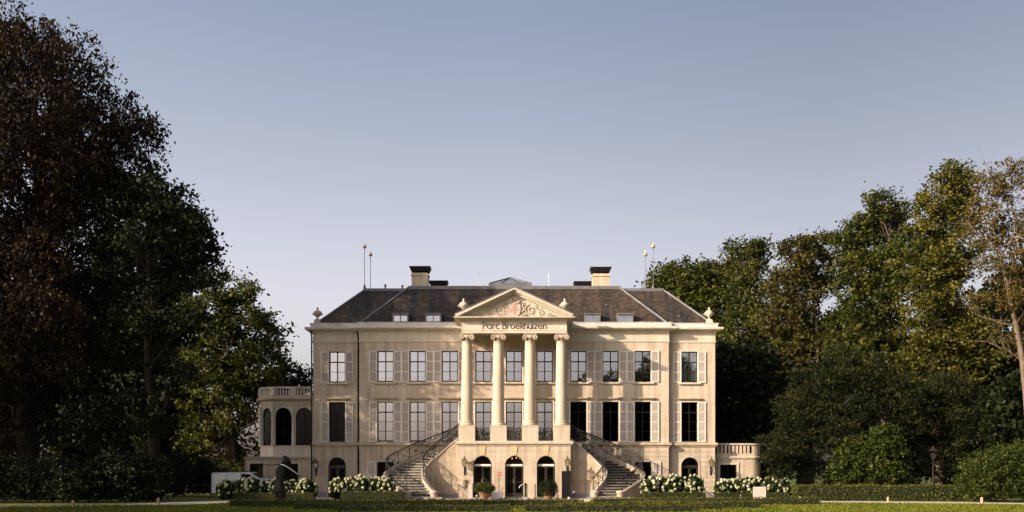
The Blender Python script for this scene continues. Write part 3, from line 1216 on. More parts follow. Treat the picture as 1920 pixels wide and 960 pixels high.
for x in CX:
    co_ = link("column", colm["column"], house, (x, CY, 4.82))
    link("pedestal", colm["pedestal"], co_, (0, 0, 3.56 - 4.82))
    link("base", colm["base"], co_, (0, 0, 4.54 - 4.82))
    link("capital", colm["capital"], co_, (0, 0, 9.99 - 4.82))

# ---- entablature and pediment
EXH, EYF = 3.27, -3.12
ent = MB()
ent.box(-EXH, EXH, EYF, EYF + 0.75, 10.27, 11.0)
ent.box(-EXH, -EXH + 0.7, EYF + 0.75, 0.0, 10.272, 11.0)
ent.box(EXH - 0.7, EXH, EYF + 0.75, 0.0, 10.272, 11.0)
ent.box(-EXH - 0.02, EXH + 0.02, EYF - 0.025, EYF + 0.02, 10.42, 10.45)
ent = ent.build("entablature", "trim_paint", house)
mb = MB()
mb.box(-EXH + 0.7, EXH - 0.7, EYF + 0.75, 0.0, 10.52, 10.62)
mb.build("portico_ceiling", "stucco", house)
PCX, PCY = 3.66, -3.62
mb = MB()
mb.sweep([(-EXH, 0), (-EXH, EYF), (EXH, EYF), (EXH, 0)], [(-0.2, 11.0), (0.05, 11.0), (0.07, 11.06), (0.26, 11.10), (0.30, 11.14), (0.46, 11.16), (0.48, 11.24), (-0.2, 11.24)])
mb.build("portico_cornice", "trim_paint", house)
AP = 13.02
SL = (AP - 11.25) / PCX
ped = MB()
ped.prism_xz([(-3.3, 11.25), (3.3, 11.25), (0, 12.85)], EYF + 0.06, 0.5)
ped = ped.build("pediment", "trim_paint", house)
for s in (-1, 1):
    mb = MB()
    # raking cornice in two steps
    for (d0, d1, yf) in ((0.0, 0.10, -3.62), (0.10, 0.20, -3.50), (0.20, 0.33, -3.30)):
        p0 = [(0, AP - d0), (s * PCX, 11.25 + max(0.0, 0.10 - d0)), (s * PCX - s * (0.02 + d1 * 1.2), 11.245 + max(0.0, 0.10 - d1)), (0, AP - d1 - 0.02)]
        if s > 0:
            p0 = p0[::-1]
        mb.prism_xz(p0, yf, EYF + 0.2)
    mb.build("raking_cornice", "trim_paint", ped)
rf = MB()
for s in (-1, 1):
    a = [(0, -3.64, AP + 0.02), (0, 3.4, AP + 0.02), (s * (PCX + .02), 3.4, 11.37), (s * (PCX + .02), -3.64, 11.37)]
    b = [(x, y, z + 0.05) for x, y, z in a]
    if s > 0:
        a, b = a[::-1], b[::-1]
    rf.hexa(a, b)
rf.build("portico_roof", "lead", house)
for x in (-2.5, -0.85, 0.8, 2.45):
    mb = MB()
    mb.box(x - 0.07, x + 0.07, EYF - 0.02, EYF + 0.08, 11.26, 11.36)
    mb.build("drain_hole", "black_paint", ped)

# coat of arms and scroll work in relief
yT = EYF + 0.03
mb = MB()
sh = [(-0.37, 12.1), (-0.37, 11.62), (-0.3, 11.42), (-0.16, 11.32), (0, 11.27), (0.16, 11.32), (0.3, 11.42), (0.37, 11.62), (0.37, 12.1), (0.2, 12.06), (0, 12.12), (-0.2, 12.06)]
mb.prism_xz(sh, yT - 0.09, yT + 0.05)
mb.tube([(x, yT - 0.08, z) for x, z in sh + [sh[0]]], 0.03, 5)
arms = mb.build("coat_of_arms", "shield_grey", ped)
rd, wt = MB(), MB()
cs_ = 0.05


def lozenge(mbx, cx, cz, r):
    mbx.prism_xz([(cx - r, cz), (cx, cz - r), (cx + r, cz), (cx, cz + r)], yT - 0.104, yT - 0.085)


for i in range(13):
    for k in range(3):
        z_, x_ = 12.03 - i * cs_, (k - 1) * cs_
        (rd if (i + k) % 2 == 0 else wt).box(x_ - cs_ / 2, x_ + cs_ / 2, yT - 0.105, yT - 0.085, z_ - cs_ / 2, z_ + cs_ / 2)
for i in range(12):
    for k in range(3):
        x_, z_ = (i - 5.5) * cs_, 11.7 + (k - 1) * cs_
        if abs(x_) < 0.09:
            continue
        (rd if (i + k) % 2 == 0 else wt).box(x_ - cs_ / 2, x_ + cs_ / 2, yT - 0.105, yT - 0.085, z_ - cs_ / 2, z_ + cs_ / 2)
rd.build("red_check", "red_paint", arms)
wt.build("white_check", "trim_paint", arms)
crown_ = MB()
for k in range(7):
    a = pi * (k + 0.5) / 7
    crown_.tube([(-0.22 * cos(a), yT - 0.05, 12.12), (-0.34 * cos(a), yT - 0.06, 12.12 + 0.26 * sin(a) + 0.06)], [0.035, 0.05], 6)
crown_.tube([(-0.26, yT - 0.05, 12.15), (0.26, yT - 0.05, 12.15)], 0.045, 6)
crown_.build("crest", "column_stone", arms)


def spiral(cx, cz, r0, turns, a0, s, n=26, r1=0.18):
    out = []
    for k in range(n):
        t = k / (n - 1)
        r = r0 * (1 - (1 - r1) * t)
        a = a0 + turns * 2 * pi * t
        out.append((s * (cx + r * cos(a)), yT - 0.03, cz + r * sin(a)))
    return out


for s in (-1, 1):
    mb = MB()
    for (cx, cz, r0, tr, a0) in ((0.98, 11.72, 0.30, 1.5, 2.2), (1.62, 11.56, 0.22, -1.5, 2.8), (2.15, 11.45, 0.13, 1.4, 2.5), (0.62, 11.98, 0.14, -1.2, 0.5), (1.35, 11.88, 0.10, 1.2, 1.0), (0.62, 11.42, 0.12, 1.2, -1.0)):
        sp = spiral(cx, cz, r0, tr, a0, s)
        mb.tube(sp, [0.034 * (0.55 + 0.45 * sin(pi * k / 25)) * (0.6 + r0) for k in range(26)], 5)
        for k in (3, 8, 13):
            x_, y_, z_ = sp[k]
            dx, dz = x_ - s * cx, z_ - cz
            mb.tube([(x_, y_, z_), (x_ + dx * 0.5, y_ - 0.01, z_ + dz * 0.5), (x_ + dx * 0.75 + s * 0.05, y_, z_ + dz * 0.6)], [0.018, 0.024, 0.006], 5)
    mb.tube([(s * 0.2, yT - 0.03, 11.31), (s * 0.5, yT - 0.03, 11.34), (s * 0.75, yT - 0.03, 11.48)], [0.03, 0.05, 0.02], 5)
    mb.tube([(s * 2.25, yT - 0.03, 11.4), (s * 2.55, yT - 0.03, 11.36), (s * 2.75, yT - 0.03, 11.37)], [0.04, 0.03, 0.01], 5)
    mb.tube([(s * 0.4, yT - 0.03, 11.5), (s * 0.62, yT - 0.03, 11.75), (s * 0.9, yT - 0.03, 12.12)], [0.03, 0.05, 0.012], 5)
    mb.tube([(s * 0.4, yT - 0.03, 11.6), (s * 0.55, yT - 0.03, 12.0), (s * 0.58, yT - 0.03, 12.25)], [0.03, 0.05, 0.012], 5)
    mb.build("scrollwork", "column_stone", ped)

# ---- lettering on the frieze, letter by letter
def arc(cx, cy, r, a0, a1, n=14):
    return [(cx + r * cos(radians(a0 + (a1 - a0) * k / n)), cy + r * sin(radians(a0 + (a1 - a0) * k / n))) for k in range(n + 1)]


GL = {
    'P': ([[(0, 0), (0, 1)], [(0, 1)] + arc(.28, .74, .26, 90, -90) + [(0, .48)]], .66),
    'a': ([arc(.33, .33, .31, 0, 360, 22), [(.65, 0), (.65, .66)]], .92),
    'r': ([[(0, 0), (0, .66)], arc(.26, .38, .26, 180, 62, 8)], .50),
    'c': ([arc(.33, .33, .31, 42, 318, 18)], .76),
    'B': ([[(0, 0), (0, 1)], [(0, 1)] + arc(.24, .77, .23, 90, -90) + [(0, .54)], [(0.2, .54)] + arc(.28, .27, .27, 90, -90) + [(0, 0)]], .76),
    'o': ([arc(.33, .33, .31, 0, 360, 22)], .86),
    'e': ([[(.03, .34), (.64, .34)] + arc(.33, .33, .31, 2, 322, 20)], .84),
    'k': ([[(0, 0), (0, 1)], [(0, .24), (.4, .66)], [(.14, .38), (.44, 0)]], .56),
    'h': ([[(0, 0), (0, 1)], arc(.24, .41, .24, 180, 0, 10) + [(.48, 0)]], .70),
    'u': ([[(0, .66)] + arc(.24, .25, .24, 180, 360, 10), [(.48, .66), (.48, 0)]], .72),
    'i': ([[(0, 0), (0, .66)], [(0, .84), (0, .92)]], .24),
    'z': ([[(0, .645), (.43, .645), (0.01, .02), (.45, .02)]], .64),
    'n': ([[(0, 0), (0, .66)], arc(.24, .41, .24, 180, 0, 10) + [(.48, 0)]], .70),
    ' ': ([], .36)}
TXT = "Parc Broekhuizen"
CAP = 0.40
adv = sum(GL[ch][1] for ch in TXT) - 0.2
sc_ = 3.93 / adv
px_ = -3.93 / 2 + 0.02
for ch in TXT:
    st, ad = GL[ch]
    if st:
        mb = MB()
        t = 0.0155
        for ln in st:
            P2 = [(px_ + x * sc_, 10.535 + z * CAP) for x, z in ln]
            for (xa, za), (xb, zb) in zip(P2[:-1], P2[1:]):
                dx, dz = xb - xa, zb - za
                L_ = sqrt(dx * dx + dz * dz) or 1
                nx, nz = -dz / L_ * t, dx / L_ * t
                ex, ez = dx / L_ * t * 0.5, dz / L_ * t * 0.5
                poly = [(xa - nx - ex, za - nz - ez), (xb - nx + ex, zb - nz + ez), (xb + nx + ex, zb + nz + ez), (xa + nx - ex, za + nz - ez)]
                mb.prism_xz(poly, EYF - 0.03, EYF + 0.002)
        mb.build("letter", "lettering", ent)
    px_ += ad * sc_

# ---- roofs
def frustum(x0, x1, y0, y1, z0, dx, dy, z1):
    m_ = MB()
    m_.hexa([(x0, y0, z0), (x1, y0, z0), (x1, y1, z0), (x0, y1, z0)], [(x0 + dx, y0 + dy, z1), (x1 - dx, y0 + dy, z1), (x1 - dx, y1 - dy, z1), (x0 + dx, y1 - dy, z1)])
    return m_


roof = frustum(-10.0, 10.0, 0.06, 14.4, 11.36, 2.85, 2.82, 14.22).build("roof", "slate", house)
roof2 = frustum(-13.05, 13.05, 0.5, 14.0, 11.36, 2.85, 2.76, 14.12).build("roof", "slate", house)
for s in (-1, 1):
    mb = MB()
    mb.tube([(s * 10.0, 0.06, 11.39), (s * 7.15, 2.88, 14.25)], 0.075, 6)
    mb.build("hip_ridge", "lead", roof)
    mb = MB()
    mb.tube([(s * 13.05, 0.5, 11.39), (s * 10.2, 3.26, 14.15)], 0.075, 6)
    mb.build("hip_ridge", "lead", roof2)
mb = MB()
mb.box(-7.2, 7.2, 2.72, 2.95, 14.08, 14.30)
mb.build("roof_edge", "lead", roof)
for xa, xb in ((-10.25, -7.2), (7.2, 10.25)):
    mb = MB()
    mb.box(xa, xb, 3.10, 3.34, 14.0, 14.20)
    mb.build("roof_edge", "lead", roof2)
# roof hooks
for x, z in ((-5.9, 12.7), (-3.0, 13.0), (4.3, 12.75), (6.1, 12.75), (-11.0, 11.9), (10.9, 11.95), (4.4, 12.05)):
    y = (z - 11.36) * 0.985 + (0.06 if abs(x) < 10 else 0.5)
    mb = MB()
    mb.tube([(x, y + .05, z), (x, y - 0.1, z + 0.04), (x + 0.08, y - 0.12, z)], 0.025, 5)
    mb.build("roof_hook", "lead", roof)

for x, cov in ((-7.42, 1), (-5.28, 0), (5.12, 0), (7.26, 1)):
    w2, h2 = 0.52, 0.52
    fr = MB()
    fr.box(-w2, -w2 + .09, 0, .12, 0, h2)
    fr.box(w2 - .09, w2, 0, .12, 0, h2)
    fr.box(-w2 + .09, w2 - .09, 0, .12, h2 - .09, h2)
    fr.box(-w2 + .09, w2 - .09, 0, .12, 0, .06)
    fr.box(-.03, .03, .02, .1, .06, h2 - .09)
    fr.box(-w2 - .03, w2 + .03, -.06, 1.3, h2, h2 + .06)
    fr.box(-w2, -w2 + .05, .12, 1.2, 0, h2)
    fr.box(w2 - .05, w2, .12, 1.2, 0, h2)
    d_ = fr.build("dormer_window", "lead", house, (x, -0.02, 11.42))
    p_ = MB()
    p_.box(-w2 + .09, w2 - .09, .06, .068, .05, h2 - .09)
    p_.build("pane", "window_glass", d_)
    b_ = MB()
    b_.box(-w2 + .05, w2 - .05, .2, .22, 0, h2)
    b_.build("blind", "curtain" if cov else "dark_room", d_)  # without a curtain, a dark sheet stands in for the unlit inside

# chimneys
for x, y, w2, zt, capz in ((-6.6, 5.2, 0.58, 15.6, 0.34), (-5.75, 11.0, 0.5, 15.75, 0.3), (6.1, 5.2, 0.58, 15.55, 0.34), (5.3, 11.0, 0.5, 15.7, 0.3)):
    mb = MB()
    mb.box(x - w2, x + w2, y - .45, y + .45, 14.0, zt - 0.2)
    mb.box(x - w2 - .05, x + w2 + .05, y - .5, y + .5, zt - 0.2, zt - 0.1)
    mb.box(x - w2 + .02, x + w2 - .02, y - .43, y + .43, zt - 0.1, zt)
    ch_ = mb.build("chimney", "chimney_render", house)
    mb = MB()
    for sx in (-1, 1):
        for sy in (-1, 1):
            mb.box(x + sx * .45 - .03, x + sx * .45 + .03, y + sy * .35 - .03, y + sy * .35 + .03, zt, zt + 0.12)
    mb.hexa([(x - .60, y - .5, zt + .10), (x + .60, y - .5, zt + .10), (x + .60, y + .5, zt + .10), (x - .60, y + .5, zt + .10)],
            [(x - .75, y - .6, zt + .10 + capz), (x + .75, y - .6, zt + .10 + capz), (x + .75, y + .6, zt + .10 + capz), (x - .75, y + .6, zt + .10 + capz)])
    mb.build("chimney_cap", "black_paint", ch_)

# glass roof lantern and small roof fittings
mb = MB()
cx, cy, w2 = -0.25, 5.5, 1.42
for sx, sy in ((-1, -1), (1, -1), (1, 1), (-1, 1)):
    mb.tube([(cx + sx * w2, cy + sy * w2, 14.74), (cx, cy, 15.40)], 0.05, 5)
for k in (-0.5, 0.0, 0.5):
    mb.tube([(cx + k * w2 * 2 * 0.5, cy - w2, 14.74), (cx, cy, 15.40)], 0.03, 5)
mb.box(cx - w2 - .08, cx + w2 + .08, cy - w2 - .08, cy + w2 + .08, 14.1, 14.74)
sk = mb.build("skylight", "lead", house)
for a, b in (((-1, -1), (1, -1)), ((1, -1), (1, 1)), ((1, 1), (-1, 1)), ((-1, 1), (-1, -1))):
    mb = MB()
    mb.add([(cx + a[0] * w2, cy + a[1] * w2, 14.75), (cx + b[0] * w2, cy + b[1] * w2, 14.75), (cx, cy, 15.38)], [(0, 1, 2)])
    mb.build("pane", "window_glass", sk)
for x in (2.1, 3.0):
    mb = MB()
    mb.lathe([(0.36, 0), (0.40, 0.06), (0.40, 0.10), (0.15, 0.16), (0.02, 0.17)], (x, 4.5, 14.3), 14)
    mb.lathe([(0.2, -0.2), (0.2, 0.02)], (x, 4.5, 14.3), 10)
    mb.build("roof_vent", "lead", house)
for x, h2 in ((-9.0, 0.45), (-7.8, 0.4), (9.2, 0.35)):
    mb = MB()
    mb.tube([(x, 4.6, 14.0), (x, 4.6, 14.2 + h2)], 0.06, 8)
    mb.lathe([(0.09, 0), (0.09, 0.06), (0.02, 0.12)], (x, 4.6, 14.2 + h2), 8)
    mb.build("vent_pipe", "lead", house)

# ---- curved staircases
def cat(pts, n):
    P_ = [Vector(p) for p in pts]
    P_ = [P_[0] * 2 - P_[1]] + P_ + [P_[-1] * 2 - P_[-2]]
    out = []
    for i in range(1, len(P_) - 2):
        for k in range(12):
            t = k / 12
            a, b, c_, d_ = P_[i - 1:i + 3]
            out.append(0.5 * ((2 * b) + (c_ - a) * t + (2 * a - 5 * b + 4 * c_ - d_) * t * t + (3 * b - a - 3 * c_ + d_) * t ** 3))
    out.append(P_[-2])
    L = [0]
    for i in range(1, len(out)):
        L.append(L[-1] + (out[i] - out[i - 1]).length)
    res = []
    for k in range(n + 1):
        s = L[-1] * k / n
        j = max(i for i in range(len(L)) if L[i] <= s + 1e-9)
        if j >= len(L) - 1:
            res.append(out[-1].copy())
        else:
            t = (s - L[j]) / (L[j + 1] - L[j])
            res.append(out[j].lerp(out[j + 1], t))
    return res


NS = 20
OUT = cat([(-3.5, -0.35), (-5.4, -0.42), (-6.9, -0.85), (-7.95, -2.0), (-7.65, -3.35), (-6.45, -4.45)], NS)
INN = cat([(-3.5, -2.40), (-4.35, -2.36), (-5.15, -2.55), (-5.72, -3.05), (-5.60, -3.75), (-4.90, -4.40)], NS)
RISE = 3.55 / (NS + 1)


def zs(k):
    return 3.55 - RISE * k


def mirror(v, s):
    return (v[0] * -s, v[1], v[2]) if len(v) == 3 else (v[0] * -s, v[1])


for s in (-1, 1):
    def M(mb):
        return mb if s < 0 else mb.mirror_x()
    stc = link("staircase", None, house)
    for curve, sg in ((OUT, 1), (INN, -1)):
        wl_ = MB()
        pts = []
        for k in range(NS + 1):
            a = curve[max(0, k - 1)]
            b = curve[min(NS, k + 1)]
            d_ = (b - a).normalized()
            nrm = Vector((d_.y, -d_.x)) * (1 if sg > 0 else -1)
            # outwards = away from the other curve
            other = (INN if sg > 0 else OUT)[k]
            if nrm.dot(curve[k] - other) < 0:
                nrm = -nrm
            z = zs(k) + 0.16 if k < NS else 0.34
            i_, o_ = curve[k], curve[k] + nrm * 0.20
            pts.append((i_, o_, z))
        for k in range(NS):
            (i0, o0, z0), (i1, o1, z1) = pts[k], pts[k + 1]
            quad = [i0, i1, o1, o0]
            zz = [z0, z1, z1, z0]
            area = sum(quad[j].x * quad[(j + 1) % 4].y - quad[(j + 1) % 4].x * quad[j].y for j in range(4))
            if area < 0:
                quad, zz = quad[::-1], zz[::-1]
            wl_.hexa([(p.x, p.y, 0) for p in quad], [(p.x, p.y, z) for p, z in zip(quad, zz)])
        M(wl_).build("side_wall", "stair_render", stc)
    # coping band and plinth on the inner wall
    for curve, other in ((OUT, INN), (INN, OUT)):
        cp = MB()
        pl_ = MB()
        for k in range(NS):
            qs = []
            for kk in (k, k + 1):
                a, b = curve[max(0, kk - 1)], curve[min(NS, kk + 1)]
                d_ = (b - a).normalized()
                nrm = Vector((d_.y, -d_.x))
                if nrm.dot(curve[kk] - other[kk]) < 0:
                    nrm = -nrm
                z = zs(kk) + 0.16 if kk < NS else 0.34
                qs.append((curve[kk] - nrm * 0.03, curve[kk] + nrm * 0.25, z))
            quad = [qs[0][0], qs[1][0], qs[1][1], qs[0][1]]
            zz = [qs[0][2], qs[1][2], qs[1][2], qs[0][2]]
            area = sum(quad[j].x * quad[(j + 1) % 4].y - quad[(j + 1) % 4].x * quad[j].y for j in range(4))
            if area < 0:
                quad, zz = quad[::-1], zz[::-1]
            cp.hexa([(p.x, p.y, z + 0.004) for p, z in zip(quad, zz)], [(p.x, p.y, z + 0.10) for p, z in zip(quad, zz)])
            if curve is INN:
                pl_.hexa([(p.x, p.y, 0.0) for p in quad], [(p.x, p.y, min(0.27, z - 0.02)) for p, z in zip(quad, zz)])
        M(cp).build("coping", "coping_stone", stc)
        if pl_.v:
            M(pl_).build("plinth", "grey_stone", stc)
    for k in range(NS):
        z = zs(k + 1)
        a, b, c_, d_ = INN[k], OUT[k], OUT[min(NS, k + 1)], INN[min(NS, k + 1)]
        # nosing: pull the front edge a little forward
        f0, f1 = (c_ - b).normalized() * 0.08, (d_ - a).normalized() * 0.08
        ee = (b - a).normalized() * 0.02
        quad = [a + ee, b - ee, c_ + f0 - ee, d_ + f1 + ee]
        area = sum(quad[j].x * quad[(j + 1) % 4].y - quad[(j + 1) % 4].x * quad[j].y for j in range(4))
        if area < 0:
            quad = quad[::-1]
        q = MB()
        q.hexa([(p.x, p.y, max(0.0, z - 0.06)) for p in quad], [(p.x, p.y, z) for p in quad])
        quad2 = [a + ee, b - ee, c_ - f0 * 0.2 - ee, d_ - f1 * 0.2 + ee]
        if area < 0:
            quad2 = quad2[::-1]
        M(q).build("step", "step_stone", stc)
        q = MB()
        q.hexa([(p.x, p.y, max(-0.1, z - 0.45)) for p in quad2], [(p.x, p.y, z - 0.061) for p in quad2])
        M(q).build("riser", "riser_shade", stc)
    # flared bottom step
    q = MB()
    q.hexa([(-7.0, -4.95, 0), (-4.35, -4.95, 0), (-4.55, -4.38, 0), (-6.75, -4.38, 0)], [(-7.0, -4.95, .12), (-4.35, -4.95, .12), (-4.55, -4.38, .12), (-6.75, -4.38, .12)])
    M(q).build("step", "step_stone", stc)
    # end scrolls of the side walls
    for p_ in (OUT[NS], INN[NS]):
        q = MB()
        q.lathe([(0.22, 0), (0.22, 0.36), (0.26, 0.38), (0.26, 0.46), (0.12, 0.5)], (p_.x, p_.y, 0.0), 14)
        M(q).build("newel_block", "column_stone", stc)
    # iron railings
    for curve, other in ((OUT, INN), (INN, OUT)):
        rl = MB()
        top, low_, mid = [], [], []
        for k in range(NS + 1):
            nrm = (curve[k] - other[k]).normalized() * 0.10
            p_ = curve[k] + nrm
            z = (zs(k) if k < NS else 0.18) + 0.26
            top.append(Vector((p_.x, p_.y, z + 0.86)))
            mid.append(Vector((p_.x, p_.y, z + 0.70)))
            low_.append(Vector((p_.x, p_.y, z + 0.10)))
        rl.tube(top, 0.042, 6)
        rl.tube(mid, 0.017, 5)
        rl.tube(low_, 0.02, 5)
        posts = list(range(0, NS + 1, 2))
        for k in posts:
            rl.tube([low_[k] - Vector((0, 0, 0.12)), top[k]], 0.027, 6)
        for k0, k1 in zip(posts[:-1], posts[1:]):
            rl.tube([low_[k0], (low_[k0] + mid[k1]) / 2, mid[k1]], 0.014, 4)
            rl.tube([mid[k0], (mid[k0] + low_[k1]) / 2, low_[k1]], 0.014, 4)
            c_ = (low_[k0] + mid[k1] + mid[k0] + low_[k1]) / 4
            t_ = (top[k1] - top[k0])
            t_.z = 0
            t_.normalize()
            rl.tube([c_ + (t_ * cos(a) + Vector((0, 0, 1)) * sin(a)) * 0.11 for a in [2 * pi * j / 10 for j in range(11)]], 0.014, 4)
            for j in (0.25, 0.5, 0.75):
                c2 = mid[k0].lerp(mid[k1], j)
                rl.tube([c2, c2 + Vector((0, 0, 0.15))], 0.013, 4)
        M(rl).build("railing", "black_iron", stc)

# ---- balcony railings between the pedestals
for xa, xb in ((-2.36, -1.58), (-0.39, 0.39), (1.58, 2.36)):
    rl = MB()
    y = -2.98
    for z in (3.66, 4.24, 4.36):
        rl.tube([(xa, y, z), (xb, y, z)], 0.02 if z < 4.3 else 0.03, 6)
    for k in range(4):
        x = xa + (xb - xa) * k / 3
        rl.tube([(x, y, 3.56), (x, y, 4.36)], 0.017, 5)
    for k in range(3):
        a, b = xa + (xb - xa) * k / 3, xa + (xb - xa) * (k + 1) / 3
        rl.tube([(a, y, 3.66), (b, y, 4.24)], 0.012, 4)
        rl.tube([(b, y, 3.66), (a, y, 4.24)], 0.012, 4)
    rl.build("balcony_railing", "black_iron", house)
for s in (-1, 1):
    rl = MB()
    x = s * 3.42
    for z in (3.66, 4.42):
        rl.tube([(x, -0.4, z), (x, -0.02, z)], 0.02, 6)
    rl.build("balcony_railing", "black_iron", house)

# ------------------------------------------------------------------ things on the house
def wpt(x, y, z):
    return (X0 + x, YW + y, z)


urnm = MB()
urnm.box(-0.17, 0.17, -0.17, 0.17, 0, 0.08)
urnm.lathe([(0.13, 0.08), (0.07, 0.14), (0.06, 0.2), (0.10, 0.24), (0.22, 0.34), (0.29, 0.44), (0.30, 0.5), (0.26, 0.55), (0.22, 0.57), (0.25, 0.60), (0.14, 0.66), (0.07, 0.7), (0.06, 0.76), (0.09, 0.8), (0.05, 0.86), (0.01, 0.9)], n=18)
urnm.tube([(-0.3, 0, 0.5), (-0.36, 0, 0.42), (-0.27, 0, 0.36)], 0.025, 5)
urnm.tube([(0.3, 0, 0.5), (0.36, 0, 0.42), (0.27, 0, 0.36)], 0.025, 5)
urn_me = urnm.mesh("stone_urn", "column_stone")
for (x, y, z, lab) in ((-12.95, 0.6, 11.60, "stone urn at the roof corner above the bow-fronted garden room"), (12.85, 0.6, 11.60, "sunlit stone urn at the roof corner above the small slotted-parapet annex"),
                       (-3.2, -2.0, 11.72, "shaded stone urn beside the gable on the dark slate side"), (3.2, -2.0, 11.72, "sunlit stone urn beside the gable against the brown roof")):
    o = tag(link("stone_urn", urn_me, None, wpt(x, y, z)), lab, "urn", "stone urns along the roof line")
    mb = MB()
    mb.box(-0.2, 0.2, -0.2, 0.2, 11.2 - z, -0.002)
    mb.build("pedestal", "column_stone", o)

rod_labels = [(-10.25, 3.3, 3.0, "taller gilt ball rod on the shaded roof end"), (-10.2, 5.8, 3.0, "shorter gilt ball rod just behind the one on the shaded roof end"),
              (9.35, 5.8, 3.0, "shorter gilt ball rod at the sunlit roof end near the trees"), (9.55, 3.3, 3.0, "taller gilt ball rod against the tree tops at the sunlit roof end")]
for x, y, h2, lab in rod_labels:
    o = thing("lightning_rod", lab, "lightning rod", wpt(x, y, 14.1), 0, "gilt ball rods on the roof")
    mb = MB()
    mb.tube([(0, 0, 0), (0, 0, h2)], 0.021, 6)
    mb.lathe([(0.12, 0), (0.08, 0.25), (0.04, 0.4)], n=8)
    mb.build("rod", "lead", o)
    mb = MB()
    mb.ball((0, 0, h2), 0.14, 12, 8)
    mb.tube([(0, 0, h2 + 0.1), (0, 0, h2 + 0.28)], [0.03, 0.005], 5)
    mb.build("ball", "gold", o)
for x, h2, lab in ((-2.5, 1.8, "thin white mast on the flat roof beside the dark chimney side"), (2.45, 1.5, "thin white mast on the flat roof near the round vents")):
    mb = MB()
    mb.tube([(0, 0, 0), (0, 0, h2 * .4), (0, 0, h2)], [0.03, 0.025, 0.018], 6)
    tag(mb.build("roof_mast", "white_paint", None, wpt(x, 5.5, 14.2)), lab, "mast", "thin masts on the flat roof")


def lantern_proto(name, label, loc):
    o = thing(name, label, "wall lantern", loc, 0, "wall lanterns on the house front")
    mb = MB()
    mb.tube([(0, 0.26, -0.50), (0, 0.05, -0.50), (0, 0, -0.42), (0, 0, -0.18)], 0.022, 6)
    mb.tube([(0, 0.28, -0.20), (0.10, 0.18, -0.30), (0.14, 0.1, -0.42), (0.06, 0.02, -0.50)], 0.014, 5)
    mb.box(-0.05, 0.05, 0.27, 0.30, -0.72, -0.15)
    mb.build("bracket", "black_iron", o)
    mb = MB()
    for a, b in ((-1, -1), (1, -1), (1, 1), (-1, 1)):
        mb.tube([(a * 0.085, b * 0.085, -0.18), (a * 0.15, b * 0.15, 0.20)], 0.013, 5)
    mb.box(-0.09, 0.09, -0.09, 0.09, -0.2, -0.18)
    mb.build("frame", "black_iron", o)
    mb = MB()
    mb.hexa([(-.083, -.083, -.175), (.083, -.083, -.175), (.083, .083, -.175), (-.083, .083, -.175)], [(-.146, -.146, .19), (.146, -.146, .19), (.146, .146, .19), (-.146, .146, .19)])
    mb.build("pane", "lamp_glass", o)
    mb = MB()
    mb.hexa([(-.18, -.18, .20), (.18, -.18, .20), (.18, .18, .20), (-.18, .18, .20)], [(-.07, -.07, .32), (.07, -.07, .32), (.07, .07, .32), (-.07, .07, .32)])
    mb.lathe([(0.06, .32), (0.045, .38), (0.05, .42), (0.02, .46), (0.005, .52)], n=8)
    mb.build("cap", "brass", o)
    return o


l0 = lantern_proto("wall_lantern", "brass-topped wall lantern beside the arch with the round potted bush", wpt(-3.08, PF - 0.31, 2.15))
for x, y, z, lab in ((3.28, PF - 0.31, 2.15, "brass-topped wall lantern above the tall black board"), (-13.0, EY - 0.32, 2.1, "shaded black wall lantern beside the end bay arch near the garden room"),
                     (12.9, EY - 0.32, 2.15, "sunlit black wall lantern beside the end bay arch near the annex")):
    c_ = copy_tree(l0, None, wpt(x, y, z))
    c_["label"] = lab

# chandelier seen through the middle fanlight
o = thing("chandelier", "lit warm chandelier glowing behind the middle arched fanlight", "chandelier", wpt(0, PF + 1.0, 3.2))
mb = MB()
mb.tube([(0, 0, 0), (0, 0, -0.7)], 0.015, 6)
bl_ = MB()
for k in range(10):
    a = 2 * pi * k / 10
    mb.tube([(0, 0, -0.7), (0.25 * cos(a), 0.25 * sin(a), -0.85), (0.42 * cos(a), 0.42 * sin(a), -0.72)], 0.012, 5)
    bl_.ball((0.42 * cos(a), 0.42 * sin(a), -0.68 - 0.04 * (k % 2)), 0.03, 6, 5)
mb.build("arm", "brass", o)
bl_.build("bulb", "warm_bulb", o)

# bistro furniture on the balcony
tb = thing("bistro_table", "small round black bistro table behind the balcony rail nearest the shaded stairs", "table", wpt(-1.97, -2.3, 3.556), 0, "black bistro tables on the balcony")
mb = MB()
mb.lathe([(0.3, 0.70), (0.32, 0.72), (0.3, 0.735)], n=16)
mb.build("tabletop", "black_iron", tb)
for k in range(3):
    a = 2 * pi * k / 3 + 0.4
    mb = MB()
    mb.tube([(0.05 * cos(a), 0.05 * sin(a), 0.7), (0.1 * cos(a), 0.1 * sin(a), 0.3), (0.28 * cos(a), 0.28 * sin(a), 0)], 0.018, 5)
    mb.build("leg", "black_iron", tb)
c_ = copy_tree(tb, None, wpt(1.9, -2.25, 3.556))
c_["label"] = "small round black bistro table behind the balcony rail nearest the sunlit stairs"
chp = thing("bistro_chair", "black bistro chair on the balcony", "chair", wpt(-2.45, -2.2, 3.556), 1.2, "black bistro chairs on the balcony")
mb = MB()
mb.lathe([(0.19, 0.44), (0.20, 0.455), (0.19, 0.47)], n=14)
mb.build("seat", "black_iron", chp)
mb = MB()
mb.tube([(-0.17, 0.15, 0.45), (-0.19, 0.2, 0.75), (-0.1, 0.23, 0.9), (0.1, 0.23, 0.9), (0.19, 0.2, 0.75), (0.17, 0.15, 0.45)], 0.016, 5)
mb.tube([(-0.1, 0.17, 0.5), (0.0, 0.21, 0.7), (-0.08, 0.225, 0.88)], 0.012, 4)
mb.tube([(0.1, 0.17, 0.5), (0.0, 0.21, 0.7), (0.08, 0.225, 0.88)], 0.012, 4)
